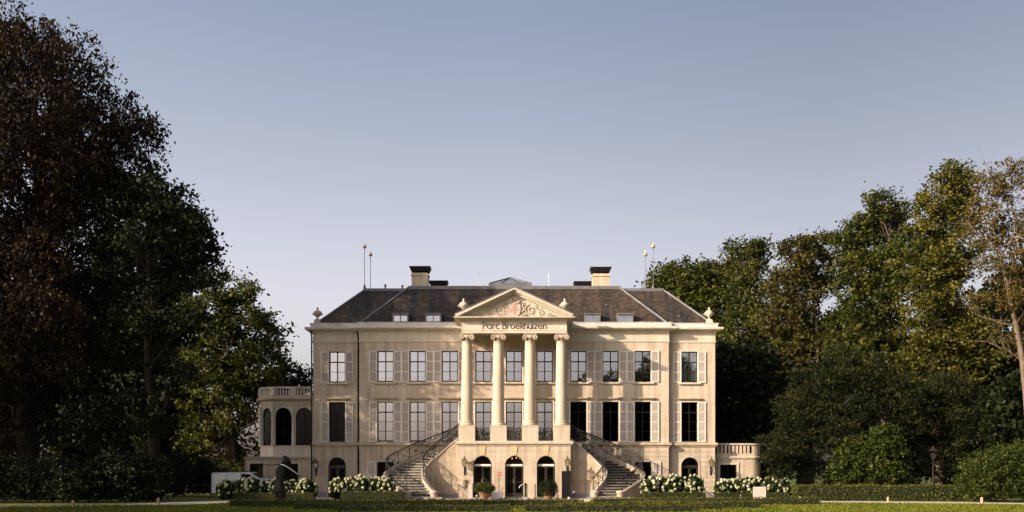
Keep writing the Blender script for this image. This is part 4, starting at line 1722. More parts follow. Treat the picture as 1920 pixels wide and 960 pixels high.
mb.build("backrest", "black_iron", chp)
for sx in (-1, 1):
    for sy in (-1, 1):
        mb = MB()
        mb.tube([(sx * 0.14, sy * 0.14, 0.45), (sx * 0.18, sy * 0.19, 0)], 0.014, 5)
        mb.build("leg", "black_iron", chp)
for x, y, rz, lab in ((-1.55, -2.2, -1.2, "black bistro chair turned to the table near the shaded stairs, next to the second column"), (-0.22, -2.3, 2.6, "black bistro chair behind the middle balcony rail, nearer the second column"),
                      (0.25, -2.25, 3.6, "black bistro chair behind the middle balcony rail, nearer the third column"), (1.5, -2.2, 1.2, "black bistro chair beside the table near the sunlit stairs, close to the third column"),
                      (2.35, -2.2, -1.2, "black bistro chair beside the table near the sunlit stairs, close to the fourth column")):
    c_ = copy_tree(chp, None, wpt(x, y, 3.556), rz)
    c_["label"] = lab
chp["label"] = "black bistro chair turned to the table near the shaded stairs, next to the first column"

# ------------------------------------------------------------------ garden room with bowed, arched front
GX, GY = -13.28, 67.0
gr = thing("garden_room", "two-storey garden room with bowed arched windows and a balustraded roof beside the house", "garden room", (GX, GY, 0))
pts = [(0.0, 0.0), (-1.42, 0.0), (-2.82, 0.12), (-3.86, 0.98), (-4.22, 2.25), (-4.22, 4.6)]
Z0g, Zs, Zt = 2.62, 3.42, 7.0        # base, window sill, top of wall (balustrade above)


def facet(name, a, b, z0, z1, out, m, parent, inset=0.0, th=0.25):
    """box along the facet a->b (wall runs right to left, outside is towards -y / -x)"""
    a, b = Vector(a), Vector(b)
    d_ = (b - a).normalized()
    n_ = Vector((-d_.y, d_.x))      # left of travel when going -x is -y
    if n_.y > 0.5 or (abs(n_.y) < 0.5 and n_.x > 0):
        n_ = -n_
    a2, b2 = a + d_ * inset, b - d_ * inset
    q_ = MB()
    quad = [a2 + n_ * out, b2 + n_ * out, b2 + n_ * (out - th), a2 + n_ * (out - th)]
    area = sum(quad[j].x * quad[(j + 1) % 4].y - quad[(j + 1) % 4].x * quad[j].y for j in range(4))
    if area < 0:
        quad = quad[::-1]
    q_.hexa([(p.x, p.y, z0) for p in quad], [(p.x, p.y, z1) for p in quad])
    return q_, d_, n_


def facet_local(a, b):
    a, b = Vector(a), Vector(b)
    return atan2((a - b).y, (a - b).x), (a - b).length, b


def sweep_left(mb, path, prof):
    mb.sweep(path[::-1], prof)


mb = MB()
mb.sweep(pts[::-1], [(-0.3, Z0g), (0.0, Z0g), (0.0, Zs - 0.06), (0.05, Zs - 0.05), (0.05, Zs), (-0.3, Zs)])
mb.build("parapet_wall", "pavilion_paint", gr)
mb = MB()
mb.sweep(pts[::-1], [(-0.3, 6.05), (0.02, 6.05), (0.02, 6.42), (0.05, 6.46), (0.22, 6.50), (0.26, 6.56), (0.26, 6.64), (0.10, 6.68), (0.10, 6.80), (-0.3, 6.80)])
mb.build("entablature", "column_stone", gr)
mb = MB()
mb.add([(p[0], p[1], 6.6) for p in pts] + [(0, 4.6, 6.6)], [tuple(range(len(pts) + 1))])
mb.add([(p[0], p[1], 2.7) for p in pts] + [(0, 4.6, 2.7)], [tuple(range(len(pts) + 1))])
mb.box(-4.1, -0.1, 3.0, 3.1, 0, 6.5)
mb.build("floor_slab", "dark_room", gr)
mb = MB()
mb.sweep([(-0.05, 0.6), (-1.3, 0.6), (-2.55, 0.7), (-3.4, 1.35), (-3.65, 2.3), (-3.65, 4.5)][::-1], [(-0.1, 2.75), (0, 2.75), (0, 6.55), (-0.1, 6.55)])
mb.build("inner_wall", "dark_room", gr)  # unseen wall added close behind the glass so the arches look dark
for i in range(5):
    a, b = pts[i], pts[i + 1]
    rz, L_, org = facet_local(a, b)
    # local frame: x from b to a, outside is -y
    r_ = (L_ - 0.27) / 2
    r_ = min(r_, 0.60)
    cx = L_ / 2
    sp_ = 6.0 - r_
    fr = MB()
    # spandrel plate with arched hole, built of vertical strips
    N = 16
    xs = [cx - r_ + 2 * r_ * k / N for k in range(N + 1)]
    for k in range(N):
        za = sp_ + sqrt(max(0, r_ * r_ - (xs[k] - cx) ** 2))
        zb_ = sp_ + sqrt(max(0, r_ * r_ - (xs[k + 1] - cx) ** 2))
        fr.prism_xz([(xs[k], za), (xs[k + 1], zb_), (xs[k + 1], 6.05), (xs[k], 6.05)], 0.02, 0.14)
    for xa, xb in ((0.09, cx - r_), (cx + r_, L_ - 0.09)):
        fr.box(xa, xb, 0.02, 0.14, Zs, 6.05)
    fr.tube([(cx - (r_) * cos(pi * k / 18), 0.01, sp_ + r_ * sin(pi * k / 18)) for k in range(19)], 0.035, 5)
    w_ = fr.build("arched_window", "pavilion_paint", gr, (org.x, org.y, 0), rz)
    bar = MB()
    bar.box(cx - 0.02, cx + 0.02, 0.10, 0.14, Zs, 6.0)
    for z in (4.3, 5.2):
        bar.box(cx - r_, cx + r_, 0.105, 0.138, z - .018, z + .018)
    bar.build("glazing_bar", "black_paint", w_)
    pn = MB()
    poly = [(cx - r_, Zs), (cx + r_, Zs)] + [(cx + r_ * cos(pi * k / 18), sp_ + r_ * sin(pi * k / 18)) for k in range(19)]
    pn.prism_xz(poly, 0.115, 0.122)
    pn.build("pane", "dark_glass", w_)
for i, p_ in enumerate(pts[:-1]):
    mb = MB()
    s_ = 0.12
    mb.lathe([(0.14, Zs), (0.14, Zs + .1), (0.11, Zs + .14), (0.105, 5.75), (0.14, 5.8), (0.15, 5.9), (0.16, 6.05)], (p_[0] + (-0.02 if i else -0.1), p_[1] + 0.04, 0), 12)
    mb.build("pilaster", "pavilion_paint", gr)
# balustrade
mb = MB()
mb.sweep(pts[::-1], [(-0.12, 7.28), (0.10, 7.28), (0.12, 7.32), (0.12, 7.38), (-0.14, 7.38), (-0.14, 7.32)])
mb.build("balustrade_rail", "pavilion_paint", gr)
balm = MB()
balm.lathe([(0.07, 0), (0.07, 0.05), (0.04, 0.08), (0.075, 0.2), (0.07, 0.26), (0.035, 0.36), (0.06, 0.42), (0.065, 0.48)], n=8)
balme = balm.mesh("baluster", "pavilion_paint")
for i in range(5):
    a, b = Vector(pts[i]), Vector(pts[i + 1])
    nb = max(4, int((b - a).length / 0.19))
    for k in range(nb):
        t = (k + 0.5) / nb
        if t < 0.14 or t > 0.86:
            continue
        p_ = a.lerp(b, t)
        link("baluster", balme, gr, (p_.x, p_.y, 6.80))
    mb = MB()
    mb.box(-0.17, 0.17, -0.13, 0.13, 6.80, 7.28)
    rz, L_, org = facet_local(pts[i], pts[i + 1])
    if i:
        mb.build("balustrade_pier", "pavilion_paint", gr, (a.x, a.y + 0.02, 0), rz)
# ground floor block
lo = MB()
lo_holes = [(-4.32, -3.40, 0.5, 2.2), (-2.15, -1.05, 0.5, 2.2)]
lo = holed_wall(-4.62, 0.0, 0, 2.55, lo_holes, -0.22, 0.3)
lo.add([(-4.62, -0.22, 0), (-4.62, -0.22, 2.55), (-4.62, 4.6, 2.55), (-4.62, 4.6, 0)], [(0, 1, 2, 3)])
lo.build("lower_wall", "block_stone", gr)
mb = MB()
mb.sweep([(-4.62, 4.6), (-4.62, -0.22), (0, -0.22)], [(-0.5, 2.5), (0.06, 2.5), (0.10, 2.56), (0.10, 2.66), (-0.5, 2.66)])
mb.build("ledge", "ledge_stone", gr)
for xa, xb, z0, z1 in lo_holes:
    fr = MB()
    w2 = (xb - xa) / 2
    fr.box(-w2, -w2 + .06, -.12, -.06, 0, z1 - z0)
    fr.box(w2 - .06, w2, -.12, -.06, 0, z1 - z0)
    fr.box(-w2 + .06, w2 - .06, -.12, -.06, z1 - z0 - .06, z1 - z0)
    fr.box(-w2 + .06, w2 - .06, -.12, -.06, 0, .06)
    fr.box(-.025, .025, -.125, -.06, .06, z1 - z0 - .06)
    fr.box(-w2 + .06, w2 - .06, -.115, -.065, .8, .84)
    w_ = fr.build("window", "black_paint", gr, ((xa + xb) / 2, 0, z0))
    pn = MB()
    pn.box(-w2 + .06, w2 - .06, -.095, -.088, .05, z1 - z0 - .05)
    pn.build("pane", "dark_glass", w_)
    cs = MB()
    cs.box(-w2 - .12, -w2, -.27, -.15, 0, z1 - z0 + .12)
    cs.box(w2, w2 + .12, -.27, -.15, 0, z1 - z0 + .12)
    cs.box(-w2, w2, -.27, -.15, z1 - z0, z1 - z0 + .12)
    cs.build("casing", "trim_paint", w_)

# ------------------------------------------------------------------ small annex with slotted parapet
AX, AY = 13.36, 66.1
an = thing("side_annex", "single-storey cream annex with a rounded corner and slotted parapet beside the yew", "annex", (AX, AY, 0))
ap = [(0, 0), (2.55, 0)] + [(2.55 + 0.75 * sin(a), 0.75 - 0.75 * cos(a)) for a in [radians(k * 15) for k in range(1, 7)]] + [(3.3, 3.5)]
hole = (0.45, 1.55, 0.45, 2.12)
mb = holed_wall(0, 2.55, 0, 2.75, [hole], 0.0, 0.3)
for a, b in zip(ap[1:-1], ap[2:]):
    mb.add([(a[0], a[1], 0), (b[0], b[1], 0), (b[0], b[1], 2.75), (a[0], a[1], 2.75)], [(0, 1, 2, 3)], True)
mb.box(0.02, 2.4, 1.6, 1.7, 0, 2.7)
mb.build("wall", "block_stone", an)
mb = MB()
mb.sweep(ap, [(-0.25, 2.50), (0.04, 2.50), (0.08, 2.56), (0.08, 2.64), (0.02, 2.68), (0.02, 2.86), (-0.25, 2.86)])
mb.sweep(ap, [(-0.2, 3.42), (0.06, 3.42), (0.07, 3.46), (0.07, 3.54), (-0.2, 3.54)])
mb.build("parapet", "column_stone", an)
slm = MB()
slm.box(-0.075, 0.075, -0.0, 0.14, 0, 0.56)
slme = slm.mesh("parapet_slat", "column_stone")
x = 0.08
while x < 2.5:
    if 1.85 < x < 2.0:
        x = 2.4
    link("parapet_slat", slme, an, (x, 0, 2.862))
    x += 0.25
mb = MB()
for a, b in zip(ap[1:5], ap[2:6]):
    mb.add([(a[0], a[1], 2.86), (b[0], b[1], 2.86), (b[0], b[1], 3.42), (a[0], a[1], 3.42)], [(0, 1, 2, 3)], True)
mb.build("parapet_panel", "column_stone", an)
for a in (62, 76, 90):
    a = radians(a)
    link("parapet_slat", slme, an, (2.55 + 0.75 * sin(a), 0.75 - 0.75 * cos(a), 2.862), a)
fr = MB()
w2, hh = 0.55, 1.67
fr.box(-w2, -w2 + .06, .12, .18, 0, hh)
fr.box(w2 - .06, w2, .12, .18, 0, hh)
fr.box(-w2 + .06, w2 - .06, .12, .18, hh - .06, hh)
fr.box(-w2 + .06, w2 - .06, .12, .18, 0, .06)
fr.box(-.025, .025, .115, .18, .06, hh - .06)
w_ = fr.build("window", "black_paint", an, (1.0, 0, 0.45))
pn = MB()
pn.box(-w2 + .06, w2 - .06, .145, .152, .05, hh - .05)
pn.build("pane", "dark_glass", w_)
cs = MB()
cs.box(-w2 - .15, -w2, -.05, .1, 0, hh + .15)
cs.box(w2, w2 + .15, -.05, .1, 0, hh + .15)
cs.box(-w2, w2, -.05, .1, hh, hh + .15)
cs.build("casing", "trim_paint", w_)
mb = MB()
mb.add([(0, 0.1, 2.8), (2.5, 0.1, 2.8), (3.2, .8, 2.8), (3.2, 3.4, 2.8), (0, 3.4, 2.8)], [(0, 1, 2, 3, 4)])
mb.build("roof", "lead", an)

# ------------------------------------------------------------------ garden: hedges and shrubs
def clipped(mb_, c, rng, size):
    pass


def hedge(label, xa, xb, y, w, h, seed, dens=230, leafm="leaf_box", leaf=(0.075, 0.045), group="low clipped box hedges of the parterre", name="box_hedge", cat="hedge"):
    rng = np.random.default_rng(seed)
    L_ = xb - xa
    o = thing(name, label, cat, ((xa + xb) / 2, y, 0), 0, group)
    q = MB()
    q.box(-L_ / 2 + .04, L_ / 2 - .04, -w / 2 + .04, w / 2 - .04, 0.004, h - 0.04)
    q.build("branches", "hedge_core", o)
    parts_ = []
    for (area, kind) in ((L_ * w, "t"), (L_ * h, "f"), (L_ * h * 0.4, "b"), (w * h, "l"), (w * h, "r")):
        n_ = int(area * dens)
        u, v_ = rng.random(n_), rng.random(n_)
        if kind == "t":
            p_ = np.stack([(u - .5) * L_, (v_ - .5) * w, np.full(n_, h)], 1)
        elif kind in "fb":
            p_ = np.stack([(u - .5) * L_, np.full(n_, -w / 2 if kind == "f" else w / 2), v_ * h], 1)
        else:
            p_ = np.stack([np.full(n_, -L_ / 2 if kind == "l" else L_ / 2), (u - .5) * w, v_ * h], 1)
        parts_.append(p_)
    p_ = np.concatenate(parts_)
    p_ += rng.normal(size=p_.shape) * 0.022
    p_[:, 2] += 0.025 * wave(p_ + np.array([xa, y, 0]), 1.9, seed)
    p_[:, 2] = np.maximum(p_[:, 2], 0.01)
    link("leaves", quads_mesh("leaves", leaf_quads(p_, leaf[0], leaf[1], rng, 0.5), np.clip(rng.random(len(p_)) * .7 + .3 * rng.random(), 0, 1), leafm), o)
    return o


def hx(px, Y):
    return (px - 960) / FPX * Y


hedge("long low box hedge farthest from the lawn, ending beside the beige signboard", hx(1215, 49.5), hx(1535, 49.5), 49.5, 0.6, 0.34, 11)
hedge("low box hedge in the second row, ending on the sunlit lawn before the signboard", hx(1165, 45.0), hx(1426, 45.0), 45.0, 0.6, 0.31, 12)
hedge("short low box hedge whose dark end stands just in front of the second row", hx(1050, 43.0), hx(1352, 43.0), 43.0, 0.55, 0.29, 13)
hedge("nearest low box hedge on the sunlit side, in front of the entrance doors", hx(985, 40.6), hx(1311, 40.6), 40.6, 0.7, 0.27, 14)
hedge("nearest low box hedge on the shaded side, below the curved stairs", hx(627, 40.6), hx(955, 40.6), 40.6, 0.7, 0.27, 15)
hedge("shaded low box hedge in the second row, in front of the first hydrangea bed", hx(552, 43.2), hx(900, 43.2), 43.2, 0.55, 0.30, 16)
hedge("shaded low box hedge ending at the side path, in front of the statue", hx(432, 46.3), hx(760, 46.3), 46.3, 0.6, 0.33, 17)
hedge("long low box hedge crossing in front of the forecourt gravel", hx(735, 47.6), hx(1085, 47.6), 47.6, 0.55, 0.30, 18)
hedge("low box hedge in front of the sunlit stairs", hx(1112, 50.6), hx(1235, 50.6), 50.6, 0.55, 0.30, 19)
hedge("sunlit box hedge edging the hydrangeas beside the shaded stairs", hx(640, 58.4), hx(757, 58.4), 58.4, 0.5, 0.48, 20, group="box hedges edging the hydrangea beds")
hedge("shaded box hedge edging the hydrangea bed behind the statue", hx(440, 56.0), hx(590, 56.0), 56.0, 0.5, 0.45, 21, group="box hedges edging the hydrangea beds")
hedge("box hedge edging the hydrangeas beside the sunlit stairs", hx(1205, 58.8), hx(1322, 58.8), 58.8, 0.5, 0.42, 22, group="box hedges edging the hydrangea beds")
hedge("box hedge edging the hydrangeas in front of the annex", hx(1340, 58.0), hx(1478, 58.0), 58.0, 0.5, 0.40, 23, group="box hedges edging the hydrangea beds")
hedge("long low hedge beside the sand path under the yews", hx(1490, 56.6), hx(1850, 56.6), 56.6, 1.3, 0.86, 24, 190, leafm="leaf_hedge", leaf=(0.12, 0.065), group="hedges along the sand path")

# hydrangeas
def bloom_mesh(seed):
    rng = np.random.default_rng(seed)
    n_ = 34
    d_ = unit(rng.normal(size=(n_, 3)))
    d_[:, 2] = np.where(d_[:, 2] < -0.5, -d_[:, 2], d_[:, 2])
    r_ = 0.10
    p_ = d_ * r_ * np.array([1, 1, 1.05])
    t = unit(np.cross(d_, rng.normal(size=(n_, 3))))
    b = np.cross(d_, t)
    s_ = 0.042
    co_ = np.stack([p_ - t * s_ - b * s_, p_ + t * s_ - b * s_, p_ + t * s_ + b * s_, p_ - t * s_ + b * s_], 1)
    # closed kernel so the head is not see-through
    k = []
    for i in range(6):
        for j in range(3):
            a0, a1 = 2 * pi * i / 6, 2 * pi * (i + 1) / 6
            e0, e1 = -pi / 2 + pi * j / 3, -pi / 2 + pi * (j + 1) / 3
            R_ = 0.088
            k.append([(R_ * cos(e) * cos(a), R_ * cos(e) * sin(a), R_ * sin(e)) for a, e in ((a0, e0), (a1, e0), (a1, e1), (a0, e1))])
    co_ = np.concatenate([co_, np.array(k)])
    var = np.concatenate([np.clip(rng.random(n_) * .6 + .1 * seed, 0, 1), np.full(18, 0.25)])
    return quads_mesh("bloom", co_, var, "petal")


BLOOMS = [bloom_mesh(s) for s in range(5)]


def hydrangea(x, y, w, h, label, group, seed, nb=27):
    rng = np.random.default_rng(seed)
    o = thing("hydrangea_bush", label, "hydrangea", (x, y, 0), 0, group)
    n_ = 1900
    d_ = unit(rng.normal(size=(n_, 3)))
    r_ = rng.random((n_, 1)) ** 0.4
    p_ = d_ * r_ * np.array([w * .58, w * .54, h * .53]) + np.array([0, 0, h * .5])
    p_[:, 2] = np.abs(p_[:, 2])
    link("leaves", quads_mesh("leaves", leaf_quads(p_, 0.17, 0.11, rng, 0.6), rng.random(n_), "leaf_hydrangea"), o)
    q = MB()
    for k in range(9):
        a = 2 * pi * k / 9
        q.tube([(0.05 * cos(a), 0.05 * sin(a), 0), (0.2 * w * cos(a), 0.2 * w * sin(a), h * .5), (0.4 * w * cos(a), 0.36 * w * sin(a), h * .88)], [0.014, 0.01, 0.006], 4)
    q.build("stems", "bark", o)
    for k in range(nb):
        for _ in range(20):
            d2 = unit(rng.normal(size=3))
            if d2[1] < 0.25 and d2[2] > -0.45:
                break
        pos = d2 * np.array([w * .55, w * .5, h * .52]) * rng.uniform(0.9, 1.06) + np.array([0, 0, h * .52])
        b_ = link("bloom", BLOOMS[rng.integers(5)], o, tuple(pos))
        s_ = rng.uniform(0.55, 0.95)
        b_.scale = (s_, s_, s_ * rng.uniform(0.9, 1.2))
        b_.rotation_euler = (rng.uniform(-.4, .4), rng.uniform(-.4, .4), rng.uniform(0, 6))


beds = [(415, 588, 58.0, 1.2, 7, "shaded white hydrangea bush behind the statue, %s from the van end of its bed", "hydrangeas in the bed behind the statue"),
        (625, 735, 59.6, 1.32, 5, "white hydrangea bush by the shaded stairs, %s from the end arch", "hydrangeas beside the shaded stairs"),
        (1208, 1312, 60.2, 1.36, 5, "sunlit white hydrangea bush, %s from the foot of the sunlit stairs", "hydrangeas beside the sunlit stairs"),
        (1345, 1478, 59.4, 1.26, 6, "sunlit white hydrangea bush before the annex, %s from the house end of its bed", "hydrangeas in front of the annex")]
sd = 300
for xa, xb, Y, h2, nb, lab, grp in beds:
    A_, B_ = hx(xa, Y), hx(xb, Y)
    for k in range(nb):
        sd += 1
        x = A_ + (B_ - A_) * (k + 0.5) / nb
        hydrangea(x, Y + 0.25 * ((k % 2) - 0.5), (B_ - A_) / nb * 1.5, h2 * (0.92 + 0.12 * ((k * 7) % 5) / 4), lab % ("first", "second", "third", "fourth", "fifth", "sixth", "seventh")[k], grp, sd)

# ------------------------------------------------------------------ trees
BEECH = [(30, 90, 90, 70), (110, 105, 80, 60), (165, 150, 65, 60), (200, 205, 60, 55), (-60, 190, 120, 150), (70, 220, 115, 100), (150, 260, 90, 70), (245, 250, 55, 45), (285, 245, 26, 34), (215, 310, 70, 50), (255, 345, 45, 34), (150, 340, 100, 70),
         (40, 370, 120, 100), (-90, 420, 110, 170), (120, 450, 110, 90), (30, 540, 120, 100), (160, 560, 90, 100), (-70, 650, 130, 130), (80, 660, 120, 100), (10, 770, 130, 90),
         (60, 120, 90, 80, -4.5), (110, 190, 95, 80, -5.0), (150, 270, 85, 70, -5.0), (20, 330, 120, 110, -6.0), (160, 350, 80, 70, -4.0), (90, 480, 120, 100, -5.0), (100, 620, 110, 100, -5.0), (70, 200, 110, 100, 5.0), (160, 300, 80, 80, 4.0), (60, 420, 130, 120, 6.0)]
tree("copper_beech", "huge copper beech with brown-lit crown reaching the top of the picture", "tree", 60, 60, BEECH, "leaf_copper", 21, r0=0.75, bark="dark_bark", depth=0.85, clump=0.95, per=46,
     leaf=(0.24, 0.13), droop=1.0, carve=-0.45, dens=0.92, twigs=260, up=0.3, shell=0.3)
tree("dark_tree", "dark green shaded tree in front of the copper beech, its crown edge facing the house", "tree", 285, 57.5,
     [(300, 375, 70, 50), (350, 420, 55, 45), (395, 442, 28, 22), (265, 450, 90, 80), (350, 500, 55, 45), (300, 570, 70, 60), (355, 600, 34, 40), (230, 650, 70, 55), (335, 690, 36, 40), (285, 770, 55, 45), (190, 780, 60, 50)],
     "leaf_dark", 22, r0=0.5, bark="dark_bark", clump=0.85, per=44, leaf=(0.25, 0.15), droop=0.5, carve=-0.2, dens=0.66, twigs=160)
tree("oak_tree", "yellow-lit oak rising behind the garden room", "tree", 430, 77,
     [(430, 545, 45, 32), (400, 590, 50, 50), (460, 600, 55, 40), (500, 600, 32, 28), (515, 625, 22, 22), (440, 660, 75, 60), (390, 700, 60, 70), (480, 690, 50, 55), (420, 770, 80, 70), (480, 780, 50, 70), (400, 850, 85, 60), (460, 870, 60, 50)],
     "leaf_oak", 23, r0=0.5, clump=0.95, per=44, leaf=(0.30, 0.18), carve=-0.25, dens=1.1, twigs=180)
tree("dark_tree", "small dark tree showing just above the garden room balustrade", "tree", 540, 88,
     [(538, 700, 30, 28), (570, 712, 26, 20), (510, 730, 45, 35), (555, 745, 40, 30)], "leaf_dark", 24, r0=0.3, clump=0.9, per=40, leaf=(0.3, 0.18), carve=-0.4)
tree("plane_tree", "green tree whose crown rises just behind the sunlit roof end and rods", "tree", 1262, 92,
     [(1262, 512, 30, 22), (1240, 535, 32, 28), (1285, 555, 40, 35), (1250, 590, 50, 40), (1320, 620, 40, 40)], "leaf_green", 31, r0=0.4, clump=1.0, per=44, leaf=(0.34, 0.2), carve=-0.3, dens=1.2)
tree("plane_tree", "round green tree behind the corner urn", "tree", 1335, 90,
     [(1335, 505, 32, 22), (1315, 535, 42, 40), (1360, 540, 40, 40), (1335, 590, 60, 45), (1370, 640, 50, 45), (1320, 690, 50, 60), (1380, 740, 60, 70), (1370, 830, 60, 60)], "leaf_green", 32, r0=0.45, clump=1.0, per=44, leaf=(0.34, 0.2),
     carve=-0.3, dens=1.2)
tree("plane_tree", "tall green tree with a double-peaked crown beside the round one", "tree", 1415, 86,
     [(1385, 470, 22, 22), (1415, 470, 24, 22), (1400, 500, 38, 36), (1410, 560, 45, 45), (1390, 620, 45, 40), (1430, 650, 50, 50), (1420, 730, 55, 60), (1400, 820, 60, 70)], "leaf_green", 33, r0=0.45, clump=1.0, per=44, leaf=(0.32, 0.19),
     carve=-0.3, dens=1.2)
tree("olive_tree", "dull olive-leaved tree with sky gaps between the green trees", "tree", 1520, 79,
     [(1535, 455, 32, 20), (1495, 480, 40, 34), (1545, 500, 40, 36), (1470, 530, 38, 36), (1520, 555, 55, 45), (1470, 600, 45, 40), (1550, 620, 50, 45), (1500, 660, 60, 40), (1480, 740, 60, 60)], "leaf_olive", 34, r0=0.35, clump=0.85, per=42, leaf=(0.28, 0.17),
     carve=-0.15, dens=1.1, twigs=220)
tree("maple_tree", "broad green tree with bare twigs at the edge of its crown beside the golden-topped tree", "tree", 1665, 76,
     [(1640, 395, 30, 26), (1610, 425, 30, 26), (1590, 455, 28, 20), (1680, 410, 40, 34), (1650, 450, 60, 45), (1610, 510, 55, 45), (1690, 500, 60, 55), (1640, 570, 80, 50), (1590, 620, 60, 50), (1700, 600, 70, 60), (1650, 660, 80, 50), (1720, 700, 70, 60)],
     "leaf_green", 35, r0=0.5, clump=0.9, per=46, leaf=(0.28, 0.17), carve=-0.22, dens=1.15, twigs=220)
tree("maple_tree", "tall tree with a golden-green top beside the thin bare-branched tree", "tree", 1770, 73,
     [(1775, 340, 32, 24), (1800, 345, 26, 26), (1760, 375, 40, 34), (1800, 400, 40, 40), (1750, 430, 45, 40), (1790, 480, 65, 50), (1740, 520, 60, 55), (1810, 560, 55, 50), (1760, 600, 70, 60), (1820, 650, 60, 60), (1760, 690, 70, 50)],
     "leaf_gold", 36, r0=0.5, clump=0.88, per=46, leaf=(0.27, 0.16), carve=-0.25, dens=1.15, twigs=200)

# the thin tree with the pale leaning trunk
rng = np.random.default_rng(37)
Y5 = 66.0
b5 = Vector((hx(1925, Y5), Y5, 0))
t5 = thing("birch_tree", "thin tree with pale leaning trunk, bare branches and sparse rusty leaves", "tree", tuple(b5))
L5 = px_lobes([(1860, 350, 42, 40), (1895, 335, 34, 40), (1925, 320, 24, 24), (1850, 420, 40, 40), (1905, 430, 45, 45), (1870, 490, 45, 35), (1930, 500, 40, 40), (1890, 560, 55, 26), (1840, 560, 30, 20), (1930, 620, 40, 40)], Y5, tuple(b5), 0.9, 0.5, rng)
me, cl = crown_mesh("crown", L5, rng, "leaf_rust", clump=0.6, per=24, dens=0.7, leaf=(0.20, 0.115), carve=-0.4, droop=0.2, shell=0.2)
link("crown", me, t5)
mb = MB()
path = [P(px, py, Y5) - b5 for px, py in ((1932, 890), (1926, 760), (1918, 680), (1905, 610), (1890, 540), (1875, 480), (1862, 430))]
mb.tube([Vector((path[0].x, 0, -0.3))] + path, [0.26, 0.24, 0.22, 0.2, 0.17, 0.13, 0.10, 0.06], 9)
fork = [(path[4], P(1915, 470, Y5) - b5, 0.13), (path[5], P(1815, 420, Y5) - b5, 0.1), (path[6], P(1850, 310, Y5) - b5, 0.09), (path[6], P(1885, 330, Y5) - b5, 0.08), (path[5], P(1905, 340, Y5) - b5, 0.11), (path[4], P(1935, 400, Y5) - b5, 0.12),
        (path[3], P(1830, 590, Y5) - b5, 0.1), (path[3], P(1950, 520, Y5) - b5, 0.1), (path[2], P(1850, 640, Y5) - b5, 0.09), (path[2], P(1960, 640, Y5) - b5, 0.09)]
for a, b, r in fork:
    r *= 0.6
    bp = branch_path(a, b, rng, 0.05, 0.04, 6)
    mb.tube(bp, [r * (1 - 0.14 * k) for k in range(7)], 6)
    for _ in range(14):
        st = bp[rng.integers(2, 7)]
        e = np.array(st) + unit(rng.normal(size=3) + np.array([0, 0, 0.9])) * rng.uniform(0.6, 2.0)
        mb.tube(branch_path(st, e, rng, 0.08, 0, 3), [r * .3, r * .22, r * .15, 0.008], 4)
mb.build("trunk", "pale_bark", t5)

# trees that close the view further back
for i, (px, Y, lobes, lm, lab) in enumerate([
    (1500, 98, [(1450, 640, 60, 60), (1520, 690, 70, 70), (1440, 740, 60, 70), (1500, 800, 80, 80), (1420, 850, 60, 60)], "leaf_dark", "dark wooded tree deep behind the annex and yew"),
    (1395, 75, [(1375, 690, 45, 45), (1420, 700, 45, 50), (1385, 760, 55, 55), (1440, 770, 50, 60), (1400, 830, 60, 50), (1350, 800, 35, 50)], "leaf_dark", "dark tree in the shade of the house right behind the annex"),
    (1900, 71, [(1900, 770, 60, 60), (1945, 830, 60, 70), (1870, 850, 50, 60), (1960, 740, 50, 60)], "leaf_dark", "dark tree in shade beside the foot of the pale leaning trunk"),
    (1640, 94, [(1600, 650, 70, 70), (1680, 700, 70, 70), (1600, 770, 80, 80), (1680, 820, 80, 80)], "leaf_dark", "dark wooded tree deep behind the broad green tree"),
    (1830, 90, [(1790, 640, 70, 70), (1870, 620, 70, 80), (1940, 650, 70, 80), (1830, 730, 90, 80), (1920, 760, 90, 80), (1860, 830, 90, 70), (1760, 820, 80, 80)], "leaf_dark", "dark wooded tree deep behind the pale leaning trunk"),
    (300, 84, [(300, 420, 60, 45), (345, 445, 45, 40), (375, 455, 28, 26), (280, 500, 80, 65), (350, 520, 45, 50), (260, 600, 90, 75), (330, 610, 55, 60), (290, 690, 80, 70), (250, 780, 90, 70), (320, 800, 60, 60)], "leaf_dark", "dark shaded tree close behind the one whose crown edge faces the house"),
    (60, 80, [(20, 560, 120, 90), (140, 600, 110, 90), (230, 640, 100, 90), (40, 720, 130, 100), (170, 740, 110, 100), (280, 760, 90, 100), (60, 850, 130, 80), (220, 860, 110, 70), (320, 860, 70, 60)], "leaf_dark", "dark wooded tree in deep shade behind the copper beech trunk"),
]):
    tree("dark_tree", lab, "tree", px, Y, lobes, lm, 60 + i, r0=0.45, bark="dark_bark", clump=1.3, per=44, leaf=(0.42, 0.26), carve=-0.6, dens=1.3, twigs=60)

# yews, laurels and loose shrubs
tree("yew_tree", "broad dark yew with layered branches overhanging the annex", "yew", 1570, 61.5,
     [(1580, 690, 60, 40), (1545, 730, 70, 50), (1630, 730, 60, 50), (1515, 775, 60, 45), (1600, 790, 90, 60), (1490, 820, 50, 40), (1560, 850, 90, 55), (1475, 860, 35, 35), (1670, 760, 45, 60), (1450, 835, 30, 26, -1.0), (1440, 870, 24, 30, -1.5)],
     "leaf_yew", 41, r0=0.3, bark="dark_bark", clump=0.75, per=60, leaf=(0.20, 0.06), droop=0.45, carve=-0.5, dens=1.3, flat=0.35, twigs=60)
tree("yew_tree", "dark upright yew standing behind the lamp post", "yew", 1775, 63,
     [(1780, 735, 55, 40), (1745, 775, 60, 60), (1815, 780, 55, 60), (1720, 840, 55, 65), (1785, 850, 70, 60), (1840, 850, 45, 60), (1690, 740, 45, 50)],
     "leaf_yew", 42, r0=0.3, bark="dark_bark", clump=0.7, per=56, leaf=(0.20, 0.06), droop=0.3, carve=-0.5, dens=1.3, flat=0.5, twigs=60)
